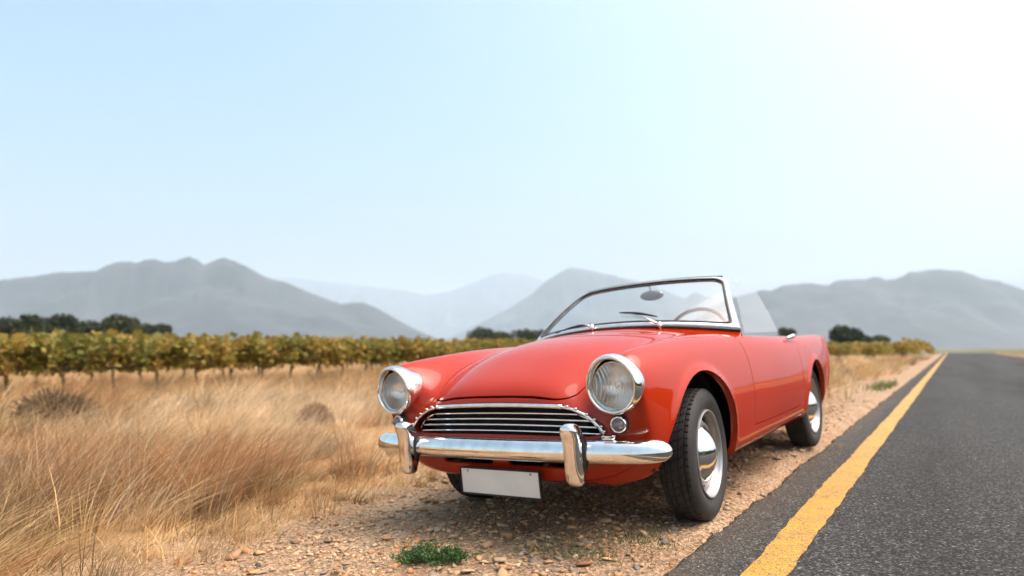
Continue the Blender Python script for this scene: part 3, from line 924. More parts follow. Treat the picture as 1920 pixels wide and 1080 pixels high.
# moulded lens: clear glass with vertical flutes and a seam across the middle
m = glass_mat('headlight_glass', (0.96, 0.96, 0.94), 0.20, 0.02, (0.96, 0.955, 0.93), 0.05); M['headlens'] = m
nt = m.node_tree
p = pos(nt, True)
sep = nt.nodes.new('ShaderNodeSeparateXYZ'); nt.links.new(p, sep.inputs[0])
wv = nt.nodes.new('ShaderNodeMath'); wv.operation = 'MULTIPLY'; nt.links.new(sep.outputs[1], wv.inputs[0]); wv.inputs[1].default_value = 520
sn = nt.nodes.new('ShaderNodeMath'); sn.operation = 'SINE'; nt.links.new(wv.outputs[0], sn.inputs[0])
bp_ = nt.nodes.new('ShaderNodeBump'); bp_.inputs['Strength'].default_value = 0.35; bp_.inputs['Distance'].default_value = 0.001
nt.links.new(sn.outputs[0], bp_.inputs['Height'])
for n_ in nt.nodes:
    if n_.type in ('BSDF_GLOSSY', 'BSDF_DIFFUSE'): nt.links.new(bp_.outputs[0], n_.inputs['Normal'])
m, nt, b = new_mat('headlight_reflector')
b.inputs['Metallic'].default_value = 1; b.inputs['Base Color'].default_value = (.88, .88, .85, 1); b.inputs['Roughness'].default_value = .12
p = pos(nt, True); sep = nt.nodes.new('ShaderNodeSeparateXYZ'); nt.links.new(p, sep.inputs[0])
wv = nt.nodes.new('ShaderNodeMath'); wv.operation = 'MULTIPLY'; nt.links.new(sep.outputs[1], wv.inputs[0]); wv.inputs[1].default_value = 520
sn = nt.nodes.new('ShaderNodeMath'); sn.operation = 'SINE'; nt.links.new(wv.outputs[0], sn.inputs[0])
bump(nt, sn.outputs[0], 0.5, 0.001, b)
b.inputs['Roughness'].default_value = .22
b.inputs['Base Color'].default_value = (.96, .955, .93, 1)
M['reflector'] = m
headlight(1); headlight(-1)

# ---- indicators
for s in (1, -1):
    e_ = empty('indicator_lamp', (.672, s * .594, .492), (0, 0, s * radians(10)), parent=car)
    add('rubber_base', lathe([(-.04, .038), (-.004, .0355), (.001, .0345), (.002, .028)], 32), M['black'], e_)
    add('chrome_rim', lathe([(-.03, .033), (.002, .033), (.009, .031), (.012, .027), (.008, .024), (.0, .023)], 32), M['chrome'], e_)
    add('lens', lathe([(.004, .0245), (.012, .023), (.018, .019), (.02, .0165), (.026, .015), (.030, .011), (.0345, .008), (.036, 0)], 32), M['clearlens'], e_)

# ---- grille
gr = empty('grille', parent=car)
def gx(y): return .664 - .10 * np.abs(y) ** 2.2
ty = np.linspace(-.345, .345, 40)
tz = .571 - .095 * np.abs(ty) ** 2.1
tx = .694 - .155 * np.abs(ty) ** 2
add('top_trim', tube(np.stack([tx, ty, tz], 1), .0098, 10, up=(1, 0, 0), sx=1.0), M['chrome'], gr)
for s in (1, -1):
    cpts = np.array([(.676, .345, .560), (.671, .39, .550), (.666, .44, .529), (.662, .48, .503), (.660, .507, .476), (.660, .521, .452)])
    cpts[:, 1] *= s
    tt = np.linspace(0, 5, 26); ci = np.stack([np.interp(tt, range(6), cpts[:, q]) for q in range(3)], 1)
    add('corner_trim', tube(ci, .0062, 8, up=(1, 0, 0)), M['chrome'], gr)
    for q in (2.2, 6.5, 11, 15.5, 20, 24):
        i_ = int(q); o2 = ci[i_] - ci.mean(0); o2[0] = 0
        pz = ci[i_] + np.array([.004, s * .006, .007])
        add('clip', (lathe([(-.004, .0), (-.004, .008), (.003, .007), (.004, 0)], 10)[0] * np.array([1, 1.1, .55]) + pz, lathe([(-.004, .0), (-.004, .011), (.003, .010), (.004, 0)], 10)[1]), M['chrome'], gr)
SLZ = [(.5235, .395), (.4985, .452), (.4735, .482), (.4475, .494)]
for z0, ye in SLZ:
    yy = np.linspace(-ye, ye, 40)
    zz = z0 + .010 * (1 - (yy / .5) ** 2)
    add('slat', tube(np.stack([gx(yy) - .012, yy, zz], 1), .0050, 8, up=(1, 0, 0), sx=1.0), M['chrome'], gr)
for s in (1, -1):
    pts = np.array([(gx(q[0]) - .014, s * q[0], q[1]) for q in [(.395, .526), (.43, .513), (.462, .493), (.485, .468), (.495, .447)]])
    add('slat_frame', tube(pts, .0042, 8, up=(1, 0, 0)), M['chrome'], gr)

# ---- front bumper
bu = empty('bumper', parent=car)
ctrl = np.array([(.742, 0), (.741, .15), (.737, .30), (.727, .45), (.709, .57), (.688, .65), (.662, .71), (.635, .75), (.605, .775)])
tt = np.linspace(0, 8, 41)
def cr(tt, P):
    P = np.array(P, float); n = len(P); o = []
    for t in tt:
        i = min(int(t), n - 2); u = t - i
        p0 = P[max(i - 1, 0)] if i > 0 else 2 * P[0] - P[1]; p1 = P[i]; p2 = P[i + 1]; p3 = P[i + 2] if i + 2 < n else 2 * P[-1] - P[-2]
        o.append(0.5 * (2 * p1 + (p2 - p0) * u + (2 * p0 - 5 * p1 + 4 * p2 - p3) * u * u + (3 * p1 - p0 - 3 * p2 + p3) * u ** 3))
    return np.array(o)
right = cr(tt, np.concatenate([ctrl]))
path = np.concatenate([right[::-1] * np.array([1, -1]), right[1:]])
n = len(path)
tan = np.gradient(path, axis=0); tan /= np.linalg.norm(tan, axis=1)[:, None]
nor = np.stack([tan[:, 1], -tan[:, 0]], 1)
nor = np.where((nor[:, :1] * 1 + 0) < 0, -nor, nor)
sarc = np.linspace(-1, 1, n)
# section: (outward, z): convex top face leaning back, rolled lower edge
sec = [(-.030, .040), (-.020, .0455), (-.006, .0440), (.010, .037), (.022, .024), (.029, .008), (.031, -.008), (.029, -.022), (.022, -.033), (.010, -.041), (-.004, -.0445), (-.016, -.041), (-.022, -.034), (-.016, -.026), (-.010, 0), (-.018, .026)]
rings = []
for i in range(n):
    e_ = min(i, n - 1 - i) / 11.0
    sc = math.sqrt(max(0.0, 1 - (1 - min(e_, 1)) ** 2.2)) * .97 + .03
    rings.append([(path[i, 0] + nor[i, 0] * a_ * (sc * .7 + .3 * min(1, sc * 2)), path[i, 1] + nor[i, 1] * a_ * sc, .391 + z_ * sc) for a_, z_ in sec])
add('blade', loft(rings), M['chrome'], bu, auto=60)
for s in (1, -1):
    rgs, rgk = [], []
    levels = [(.268, .752, .010, .008), (.2705, .754, .022, .017), (.277, .757, .031, .024), (.290, .760, .036, .029), (.33, .763, .037, .030), (.38, .765, .0365, .031), (.42, .766, .0365, .032), (.452, .770, .0375, .034), (.472, .777, .0385, .036), (.487, .782, .0365, .034), (.499, .784, .030, .028), (.5065, .783, .019, .018), (.5095, .782, .007, .007)]
    for z_, x_, wy, wx in levels:
        rgs.append([(x_ + .012 + wx * np.sign(cos(t)) * abs(cos(t)) ** .8 * (1.0 if cos(t) > 0 else 1.5), s * .445 + wy * np.sign(sin(t)) * abs(sin(t)) ** .8, z_) for t in np.linspace(0, 2 * pi, 29)[:-1]])
    add('overrider', loft(rgs), M['chrome'], bu)
    levels = [(.285, .010), (.30, .026), (.34, .040), (.39, .0435), (.43, .041), (.46, .028), (.475, .012)]
    for z_, wy in levels:
        x_ = .742
        rgk.append([(x_ + .014 * np.sign(cos(t)) + .008, s * .445 + wy * sin(t), z_) for t in np.linspace(0.2, 2 * pi + 0.2, 13)[:-1]])
    add('rubber_pad', loft(rgk), M['black'], bu)
# mounting bolt caps on the bumper
for y_ in (.555, -.555):
    v_, f_ = lathe([(0, .0), (0, .022), (-.006, .024), (-.012, .024)], 16, 'z')
    add('bolt_cap', (v_ * np.array([1, 1.3, -1]) + np.array([.690, y_, .438]), f_), M['chrome'], bu)

# ---- number plate (blank)
pl = empty('number_plate', (.668, 0, .2415), (0, radians(4), 0), parent=car)
add('plate', box((.004, 0, -.002), (.006, .416, .107)), M['plate'], pl, bevel=.0025)
fr_ = [box((.003, 0, .0545), (.013, .432, .006)), box((.003, 0, -.0585), (.013, .432, .006)), box((.003, .2135, 0), (.013, .006, .103)), box((.003, -.2135, 0), (.013, .006, .103))]
add('plate_surround', join(fr_), M['black'], pl, smooth=False)
for y_ in (-.17, .17):
    v_, f_ = lathe([(.006, .0), (.0105, .0), (.0105, .004), (.007, .0055)], 10)
    add('screw', (v_ + np.array([0, y_, .042]), f_), M['silver'], pl)

# ---- door handle, tail lamps, rear bumper
for d_, s in ((doorL, 1), (doorR, -1)):
    hp = [(-1.505, s * .706, .778), (-1.55, s * .720, .786), (-1.61, s * .726, .792), (-1.67, s * .718, .793), (-1.705, s * .703, .792)]
    V, Fc = tube(hp, [.006, .013, .015, .013, .006], 10, up=(0, 0, 1), sx=.7)
    add('handle', (V, Fc), M['chrome'], d_)
for s in (1, -1):
    tl_ = empty('tail_lamp', (-3.035, s * .592, .66), parent=car)
    V, Fc = lathe([(.03, .030), (-.02, .034), (-.04, .030), (-.05, .018), (-.054, 0)], 24)
    V[:, 2] *= 2.1
    add('lens', (V, Fc), M['redlens'], tl_)
    V, Fc = lathe([(.05, .028), (.04, .036), (.0, .038), (-.02, .037), (-.022, .033)], 24); V[:, 2] *= 2.1
    add('chrome_rim', (V, Fc), M['chrome'], tl_)
ctrl2 = np.array([(-3.13, 0), (-3.125, .2), (-3.11, .4), (-3.07, .52), (-3.03, .58), (-2.99, .61)])
r2 = cr(np.linspace(0, 5, 26), ctrl2); path2 = np.concatenate([r2[::-1] * np.array([1, -1]), r2[1:]])
add('rear_bumper', tube([(x, y, .42) for x, y in path2], .042, 12, sx=.55), M['chrome'], car)

# ---- wheels
def tyre_mesh():
    nA = 384
    # (half profile, outside +y): lateral w, radius, tread flag
    prof = []
    W = [(-.062, .190, 0), (-.070, .205, 0), (-.078, .228, 0), (-.080, .245, 0), (-.077, .262, 0), (-.070, .277, 0), (-.062, .2868, 0), (-.0615, .2872, 1)]
    tread = []
    for w in np.linspace(-.060, .060, 37):
        g = min(abs(abs(w) - .016), abs(abs(w) - .043))
        groove = g < .0026
        tread.append((w, .2925 - .9 * w * w - (.0075 if groove else 0), 2 if groove else 1))
    W = W + tread + [(-a, r, f) for a, r, f in W[::-1]]
    W = np.array(W)
    th = np.arange(nA) * 2 * pi / nA
    ph = (np.arange(nA) % 6)
    R_ = np.repeat(W[None, :, 1], nA, 0)
    wv_, fl = W[:, 0], W[:, 2]
    for j in range(len(W)):
        if fl[j] != 1: continue
        shoulder = abs(wv_[j]) > .043
        off = int(round(wv_[j] * 90)) if not shoulder else int(round(wv_[j] * 20))
        sip = ((np.arange(nA) + off) % (6 if shoulder else 8)) == 0
        R_[:, j] -= np.where(sip, .0055, 0)
    V = np.stack([R_ * np.sin(th)[:, None], np.repeat(wv_[None], nA, 0), R_ * np.cos(th)[:, None]], -1).reshape(-1, 3)
    k = len(W)
    ii = np.arange(nA * k).reshape(nA, k)
    i2 = np.roll(ii, -1, 0)
    Fc = np.stack([ii[:, :-1], ii[:, 1:], i2[:, 1:], i2[:, :-1]], -1).reshape(-1, 4)
    return V, Fc
def make_wheel():
    w = empty('wheel', parent=car)
    V, Fc = tyre_mesh()
    add('tyre', (V, Fc), M['tyre'], w, auto=28)
    rim = [(.050, .192), (.066, .196), (.073, .1945), (.075, .190), (.072, .184), (.062, .181), (.054, .179), (.050, .172), (.030, .168), (-.05, .166), (-.062, .192)]
    add('rim', lathe(rim, 64, 'y'), M['silver'], w, auto=50)
    # wheel disc with four long openings at the edge
    rad = np.array([.0, .06, .095, .118, .128, .140, .152, .163, .169])
    yof = np.array([.035, .036, .038, .043, .045, .044, .039, .030, .024])
    nA = 96; V, Fc = [], []
    for i in range(nA):
        t = 2 * pi * i / nA
        for r, y in zip(rad, yof): V.append((r * sin(t), y, r * cos(t)))
    k = len(rad)
    for i in range(nA):
        for j in range(k - 1):
            if j in (5, 6) and (i % 24) in range(4, 16): continue
            Fc.append([i * k + j, i * k + j + 1, ((i + 1) % nA) * k + j + 1, ((i + 1) % nA) * k + j])
    add('wheel_disc', (V, Fc), M['silver'], w)
    q = [(.040, .124), (.046, .1235), (.050, .120), (.053, .1135), (.058, .108), (.066, .098), (.075, .084), (.084, .066), (.092, .046), (.098, .026), (.1005, .012), (.101, 0)]
    add('hubcap', lathe(q, 64, 'y'), M['chrome'], w)
    add('brake_drum', lathe([(-.06, 0), (-.06, .155), (.0, .160), (.012, .15), (.014, 0)], 40, 'y'), M['well'], w)
    v_, f_ = tube([(.168, .045, .03), (.165, .068, .03)], [.004, .003], 8, up=(1, 0, 0))
    add('valve', (v_, f_), M['black'], w)
    return w
w0 = make_wheel()
TYR = .2925
w0.location = (0.018, .628, TYR - .006); w0.rotation_euler = (0, radians(20), 0)
for (x, y, st, rz, ry) in ((0.0, -.628, 0, pi, 60), (-2.184, .605, 0, 0, 130), (-2.184, -.605, 0, pi, 200)):
    c = copy_obj(w0, car)
    c.location = (x, y, TYR - .004); c.rotation_euler = (0, radians(ry), rz + (radians(4.0) if x == 0.0 else 0))
w0.rotation_euler = (0, radians(20), radians(4.0))
#CAR_END

# ------------------------------------------------------------------ dry grass
def patch(X, Y, cx, cy, rx, ry): return np.exp(-(((X - cx) / rx) ** 2 + ((Y - cy) / ry) ** 2))
WIND = np.array([.835, .55])
STRAW = np.array([.66, .49, .26]); TAN = np.array([.57, .375, .17]); RUST = np.array([.40, .185, .07]); OLIVE = np.array([.33, .285, .105]); PALE = np.array([.74, .60, .40]); UMBER = np.array([.20, .13, .07])
def blades(name, X, Y, h, w, lean_dir, lean, c, seg=3, curve=1.7):
    n = len(X)
    Zg = terrain(X, Y)
    ang = rng.random(n) * 2 * pi
    side = np.stack([np.cos(ang), np.sin(ang), 0 * ang], 1)
    tip = np.concatenate([lean_dir * (lean * h)[:, None], (h * np.sqrt(np.clip(1 - .45 * lean ** 2, .15, 1)))[:, None]], 1)
    base = np.stack([X, Y, Zg - .01], 1)
    V = []
    for q in range(seg + 1):
        t = q / seg
        ctr = base + tip * np.array([t ** curve, t ** curve, t * (1 - .10 * t)])
        ww = (w * (1 - t * .85))[:, None] * side
        V.append(ctr - ww / 2); V.append(ctr + ww / 2)
    k = 2 * (seg + 1)
    V = np.stack(V, 1).reshape(-1, 3)
    Fs = []
    for q in range(seg):
        b0 = np.arange(n) * k + 2 * q
        Fs.append(np.stack([b0, b0 + 1, b0 + 3, b0 + 2], 1))
    return tag(mesh_np(name, V, np.concatenate(Fs), M['grass'], col=np.repeat(c, k, 0)), kind='stuff')
def grass_col(X, Y, tint=None):
    """colour of the sward: straw with rusty, pale, olive and dead grey-brown species in patches; umber also paints in shadowed clumps"""
    n = len(X)
    big = fbm(X * .45, Y * .45, 71, 3)
    red = 1.0 * patch(X, Y, -5.6, 2.3, 1.7, .8) + .9 * patch(X, Y, -4.6, 3.4, .9, .7) + .9 * sm(.52, .64, big)
    pale = patch(X, Y, -9.0, 7.3, 2.6, 2.0) + patch(X, Y, -4.4, 4.8, 1.3, 1.4) + .8 * sm(.54, .68, fbm(X * .7, Y * .7, 75, 3))
    oliv = patch(X, Y, -16, 11, 2.0, 2.0) + .7 * sm(.58, .7, fbm(X * .5 + 9, Y * .5, 77, 3)) + .45 * sm(-3.7, -2.8, X) * sm(.42, .6, fbm(X * 1.6, Y * 1.6, 72, 3))
    umb = .8 * sm(.60, .72, fbm(X * .8 + 31, Y * .8, 79, 3)) + .8 * patch(X, Y, -12.5, 5.0, 2.2, 1.2)
    c = TAN[None] * np.ones((n, 1))
    c = c + (STRAW - c) * (rng.random(n) * .9)[:, None]
    c = c + (RUST - c) * np.clip(red * (.5 + .6 * rng.random(n)), 0, .95)[:, None]
    c = c + (PALE - c) * np.clip(pale * (.3 + .6 * rng.random(n)), 0, .85)[:, None]
    c = c + (OLIVE - c) * np.clip(oliv * (.2 + .5 * rng.random(n)), 0, .7)[:, None]
    c = c + (UMBER - c) * np.clip(umb * (.2 + .6 * rng.random(n)), 0, .8)[:, None]
    if tint is not None: c = c * tint
    return c * (.64 + .56 * rng.random(n))[:, None]
def tussocks(name, X, Y, per, rad, h, w, seg=3):
    """each tussock: blades fanning out of one crown, bent by the wind"""
    m = len(X)
    cnt = np.maximum(6, (per * np.exp(rng.normal(0, .45, m)))).astype(int)
    i = np.repeat(np.arange(m), cnt); n = len(i)
    hs_ = h * np.clip(np.exp(rng.normal(-.05, .50, m)), .3, 1.75); ts = (.50 + .85 * rng.random((m, 1))) * np.ones((m, 3))
    dirs = WIND[None] + rng.normal(0, .45, (m, 2)); wl = .35 + .55 * rng.random(m)
    a = rng.random(n) * 2 * pi; rr_ = rad * np.sqrt(rng.random(n)) * (hs_ / h)[i]
    off = np.stack([np.cos(a), np.sin(a)], 1)
    bx, by = X[i] + off[:, 0] * rr_, Y[i] + off[:, 1] * rr_
    fan = off * (.15 + .55 * rng.random(n))[:, None]
    d = dirs[i] * wl[i][:, None] + fan + rng.normal(0, .16, (n, 2))
    ln = np.linalg.norm(d, axis=1); d = d / (ln[:, None] + 1e-9)
    hh = hs_[i] * (.35 + .75 * rng.random(n))
    sp = rng.choice(6, m, p=[.30, .20, .17, .10, .12, .11])
    zr = .9 * patch(X, Y, -5.6, 2.4, 1.9, .9) + .9 * patch(X, Y, -4.6, 3.5, 1.0, .8) + .7 * sm(.50, .60, fbm(X * .55, Y * .55, 171, 3))
    zp = .9 * patch(X, Y, -9.0, 7.3, 2.8, 2.2) + .9 * patch(X, Y, -5.6, 5.4, 1.8, 1.3)
    u_ = rng.random(m)
    sp = np.where(u_ < zr * .8, np.where(rng.random(m) < .72, 2, 5), np.where(u_ > 1 - zp * .8, 4, sp))  # umber tussocks among the rust ones paint in dark shadows
    spc = np.array([TAN, STRAW, RUST, OLIVE, PALE, UMBER])[sp]
    c = grass_col(X[i], Y[i]) * .35 + spc[i] * (.75 + .5 * rng.random(n))[:, None] * .65
    c = c * ts[i]
    return blades(name, bx, by, hh, w * (.6 + .8 * rng.random(n)), d, np.clip(ln, 0, 1.15), c, seg)
def loose(name, X, Y, h, w, seg=2):
    n = len(X)
    d = WIND[None] * .5 + rng.normal(0, .7, (n, 2)); ln = np.linalg.norm(d, axis=1); d /= ln[:, None] + 1e-9
    hh = h * (.3 + .9 * rng.random(n)) * (.5 + .9 * fbm(X * 1.3, Y * 1.3, 95, 3))
    return blades(name, X, Y, hh, w * (.6 + .8 * rng.random(n)), d, np.clip(ln, 0, 1.25), grass_col(X, Y), seg)
def scatter(n, x0, x1, y0, y1, keep):
    X = rng.uniform(x0, x1, n); Y = rng.uniform(y0, y1, n)
    k = rng.random(n) < keep(X, Y)
    return X[k], Y[k]
edgeX = lambda Y: -2.55 - .10 * np.clip(Y - 1.4, 0, 6) + (fbm(np.asarray(Y) * 1.5, np.asarray(Y) * 0, 33, 3) - .5) * .5
clump = lambda X, Y: sm(.36, .58, fbm(X * 1.1, Y * 1.1, 91, 3))
trample = lambda X, Y: 1 - .85 * patch(X, Y, -4.3, 4.9, .9, 1.1) - .8 * patch(X, Y, -6.2, 5.6, 1.6, 1.1) - .7 * patch(X, Y, -8.6, 7.0, 1.8, 1.2)
X, Y = scatter(60000, -8.5, -2.2, -.4, 8.5, lambda X, Y: sm(0.15, -.25, X - edgeX(Y)))
loose('dry_grass', X, Y, .11, .006)
X, Y = scatter(2100, -8.5, -2.7, -.4, 8.5, lambda X, Y: sm(-.35, -1.1, X - edgeX(Y)) * (.10 + .90 * clump(X, Y)) * trample(X, Y))
tussocks('dry_grass', X, Y, 62, .11, .30, .0065)
X, Y = scatter(300, -6.6, -3.5, 1.2, 4.2, lambda X, Y: patch(X, Y, -5.3, 2.6, 1.3, .8))
tussocks('dry_grass', X, Y, 70, .12, .44, .006)
X, Y = scatter(520, -4.6, -2.3, .6, 6.5, lambda X, Y: sm(.15, -.05, X - edgeX(Y)) * sm(-1.3, -.5, X - edgeX(Y)))
tussocks('dry_grass', X, Y, 30, .06, .14, .0055)
# seed stalks standing above the sward
X, Y = scatter(2600, -9, -3.0, .2, 9, lambda X, Y: sm(-.3, -1.0, X - edgeX(Y)) * (.2 + .8 * clump(X, Y)))
d = WIND[None] + rng.normal(0, .5, (len(X), 2)); d /= np.linalg.norm(d, axis=1)[:, None]
blades('dry_grass', X, Y, (.38 + .35 * rng.random(len(X))), np.full(len(X), .0042), d, .25 + .5 * rng.random(len(X)), PALE[None] * (.7 + .4 * rng.random(len(X)))[:, None], 3)
X, Y = scatter(60000, -19, -6, -2, 26, lambda X, Y: np.where((X > -8.5) & (Y < 8.5), 0, 1.0))
loose('dry_grass', X, Y, .26, .013)
X, Y = scatter(4600, -19, -6, -2, 26, lambda X, Y: (.08 + .92 * clump(X, Y)) * trample(X, Y) * np.where((X > -8.5) & (Y < 8.5), 0, 1))
tussocks('dry_grass', X, Y, 30, .18, .46, .015, 2)
# verge behind the car, between the road and the vines
vg = lambda X, Y: sm(-1.35, -1.9, X + (fbm(Y * .7, Y * 0, 17, 3) - .5) * 1.2) * np.where((X < -8.5) & (Y < 26), .3, 1) * (1 - .55 * sm(20, 60, Y))
X, Y = scatter(38000, -16, -1.3, 7.5, 60, vg)
loose('dry_grass', X, Y, .22, .018)
X, Y = scatter(2600, -16, -1.3, 7.5, 60, lambda X, Y: vg(X, Y) * (.25 + .75 * clump(X, Y)))
tussocks('dry_grass', X, Y, 24, .18, .42, .02, 2)
# far right verge beyond the other lane
X, Y = scatter(5000, 4.6, 12, 30, 130, lambda X, Y: np.ones_like(X))
loose('dry_grass', X, Y, .30, .05)

# low green grass in the shoulder
def tuftgrass(name, X, Y, h, w, cols):
    n = len(X); Zg = terrain(X, Y)
    hh = h * (.4 + .9 * rng.random(n)); ang = rng.random(n) * 2 * pi; a2 = rng.random(n) * 2 * pi
    side = np.stack([np.cos(ang), np.sin(ang), 0 * ang], 1) * (w * (.6 + .8 * rng.random(n)))[:, None] / 2
    base = np.stack([X, Y, Zg - .004], 1)
    tip = base + np.stack([np.cos(a2) * hh * .7, np.sin(a2) * hh * .7, hh], 1)
    midp = base * .5 + tip * .5 + np.array([0, 0, 1])[None] * (hh * .12)[:, None]
    V = np.stack([base - side, base + side, midp + side * .8, midp - side * .8, tip], 1).reshape(-1, 3)
    b0 = np.arange(n) * 5
    Fq = np.concatenate([np.stack([b0, b0 + 1, b0 + 2, b0 + 3], 1)])
    Ft = np.stack([b0 + 3, b0 + 2, b0 + 4, b0 + 4], 1)
    F_all = [list(q) for q in Fq] + [list(q[:3]) for q in Ft]
    ci = rng.integers(0, len(cols), n)
    c = np.array(cols)[ci] * (.7 + .6 * rng.random(n))[:, None]
    return tag(mesh_np(name, V, F_all, M['grass'], col=np.repeat(c, 5, 0)), kind='stuff')
def gauss(n, cx, cy, sx, sy): return rng.normal(cx, sx, n), rng.normal(cy, sy, n)
GREEN = [(.075, .12, .03), (.11, .15, .045), (.16, .17, .06), (.30, .24, .11)]
xs, ys_ = [], []
for cx, cy, sx, sy, n in ((-1.12, 2.66, .07, .07, 500), (-1.22, 2.36, .09, .05, 420), (-1.42, 2.36, .07, .05, 140), (-1.34, 2.50, .10, .04, 160), (-1.0, 2.56, .05, .05, 90)):
    a_, b_ = gauss(n, cx, cy, sx, sy); xs.append(a_); ys_.append(b_)
X = np.concatenate(xs); Y = np.concatenate(ys_); k = X < -.89
tuftgrass('green_grass', X[k], Y[k], .022, .0028, GREEN)
X, Y = scatter(9000, -2.6, -.84, 1.2, 9, lambda X, Y: .12 + .5 * sm(-1.05, -.86, X) + .3 * sm(.5, .65, fbm(X * 3, Y * 3, 19, 3)))
tuftgrass('dry_stubble', X, Y, .022, .0022, [(.50, .39, .22), (.42, .30, .15), (.36, .27, .13), (.55, .46, .30)])
X, Y = gauss(260, -1.15, 15.0, .12, .8); k = X < -.95
tuftgrass('green_grass', X[k], Y[k], .12, .016, GREEN)

# dry round bush and darker scrub in the grass
def scrub(cx, cy, r, cols, label, name, n=1500, squash=.85):
    z0 = float(terrain(np.array([cx]), np.array([cy]))[0])
    o = empty(name, (cx, cy, z0))
    d = rng.normal(size=(n, 3)); d /= np.linalg.norm(d, axis=1)[:, None]; d[:, 2] = np.abs(d[:, 2])
    rr_ = r * (.35 + .7 * rng.random(n) ** .5)
    tipp = d * rr_[:, None] * np.array([1, 1, squash * 1.4]); base = tipp * (.25 + .35 * rng.random(n))[:, None]
    tipp += rng.normal(size=(n, 3)) * r * .09
    side = np.cross(d, rng.normal(size=(n, 3))); side /= np.linalg.norm(side, axis=1)[:, None] + 1e-9
    w = .012 * r / .3
    V = np.stack([base - side * w, base + side * w, tipp + side * w * .3, tipp - side * w * .3], 1).reshape(-1, 3)
    Fc = np.arange(n * 4).reshape(n, 4)
    c = np.array(cols)[rng.integers(0, len(cols), n)] * (.7 + .6 * rng.random(n))[:, None]
    mesh_np('twigs', V, Fc, M['grass'], col=np.repeat(c, 4, 0), parent=o)['kind'] = 'stuff'
    return tag(o, label, 'bush')
scrub(-7.05, 6.0, .26, [(.20, .10, .05), (.27, .14, .07), (.33, .19, .10)], 'small round brown dried-out bush in the straw left of the car', 'dry_bush')
scrub(-10.6, 4.4, .55, [(.10, .075, .045), (.15, .10, .055), (.22, .15, .08)], 'wide dark brown scrub at the left edge of the grass', 'dark_scrub', 2600, .6)

# green weed in front
def weed():
    cx, cy = -1.72, 2.06
    z0 = float(terrain(np.array([cx]), np.array([cy]))[0])
    o = empty('green_weed', (cx, cy, z0))
    tag(o, 'low bushy bright green weed growing from the gravel in front of the car', 'weed')
    n = 3400
    st = 90
    sd = np.stack([np.linspace(-.125, .120, st) + rng.normal(0, .010, st), rng.normal(0, .030, st)], 1)
    top = np.stack([sd[:, 0] * 1.1 + rng.normal(0, .02, st), sd[:, 1] + rng.normal(0, .02, st), .022 + .048 * rng.random(st) * (1 - np.abs(sd[:, 0]) / .17)], 1)
    R2 = np.array([[.835, .55], [-.55, .835]])
    ax_ = lambda P: np.concatenate([P[:, :2] @ R2, P[:, 2:]], 1)
    roots = np.concatenate([sd * .8, np.zeros((st, 1)) - .003], 1)
    stems = [tube([ax_(roots[i:i + 1])[0], ax_((roots[i:i + 1] + top[i:i + 1]) / 2)[0] + np.array([0, 0, .004]), ax_(top[i:i + 1])[0]], [.0013, .0011, .0007], 4, up=(1, .2, 0)) for i in range(st)]
    v_, f_ = join(stems)
    so = mesh_np('stem', v_, f_, M['grass'], col=np.tile(np.array([[.10, .15, .05]]), (len(v_), 1)), parent=o); so['kind'] = 'stuff'
    i = rng.integers(0, st, n); t = rng.random(n) ** .6
    P0 = ax_(roots[i] * (1 - t)[:, None] + top[i] * t[:, None]) + rng.normal(0, .006, (n, 3)) * np.array([1, 1, .7])
    P0[:, 2] = np.abs(P0[:, 2]) + .002
    d = rng.normal(size=(n, 3)); d[:, 2] = np.abs(d[:, 2]) * .6 + .15; d /= np.linalg.norm(d, axis=1)[:, None]
    s_ = np.cross(d, rng.normal(size=(n, 3))); s_ /= np.linalg.norm(s_, axis=1)[:, None]
    L = .010 * (.6 + .8 * rng.random(n))[:, None]; Wd = L * .27
    V = np.stack([P0, P0 + d * L * .5 + s_ * Wd, P0 + d * L, P0 + d * L * .5 - s_ * Wd], 1).reshape(-1, 3)
    c = np.array([(.05, .12, .035), (.075, .16, .045), (.10, .19, .06), (.045, .09, .03)])[rng.integers(0, 4, n)] * (.75 + .5 * rng.random(n))[:, None]
    lo = mesh_np('leaves', V, np.arange(n * 4).reshape(n, 4), M['leaf'], col=np.repeat(c, 4, 0), parent=o); lo['kind'] = 'stuff'
weed()

# ------------------------------------------------------------------ stones
def stone_geo(seed, flat=1.0, n=13):
    r = np.random.default_rng(seed)
    P = r.normal(size=(n, 3)); P /= np.linalg.norm(P, axis=1)[:, None]
    P *= (.72 + .28 * r.random(n))[:, None] * np.array([1.0, .78, .55 * flat])
    bmx = bmesh.new()
    for q in P: bmx.verts.new(q)
    bmesh.ops.convex_hull(bmx, input=bmx.verts)
    bmesh.ops.delete(bmx, geom=[v for v in bmx.verts if not v.link_faces], context='VERTS')
    bmesh.ops.triangulate(bmx, faces=bmx.faces)
    bmx.verts.index_update()
    V = np.array([v.co[:] for v in bmx.verts]); Fc = np.array([[v.index for v in f.verts] for f in bmx.faces])
    bmx.free()
    return V, Fc
GEO = [stone_geo(100 + k, [.8, 1.1, .6, 1.0, .5, .9, .7, 1.2, .55, .85][k], 12 + k % 4) for k in range(10)]
SC = 1.30 * np.array([(.34, .24, .145), (.37, .29, .195), (.24, .21, .175), (.31, .185, .10), (.41, .33, .235), (.165, .155, .145), (.29, .21, .13), (.35, .255, .16), (.25, .155, .09), (.31, .265, .21)])
SMESH = []
for k, (v_, f_) in enumerate(GEO):
    o = mesh_np('stone', v_, f_, M['stone'], col=np.tile(SC[k], (len(v_), 1)))
    SMESH.append(o.data); bpy.data.objects.remove(o)
NP = 42000
NG = 1500
X = rng.uniform(-3.3, -.86, NP); Y = rng.uniform(1.25, 11, NP)
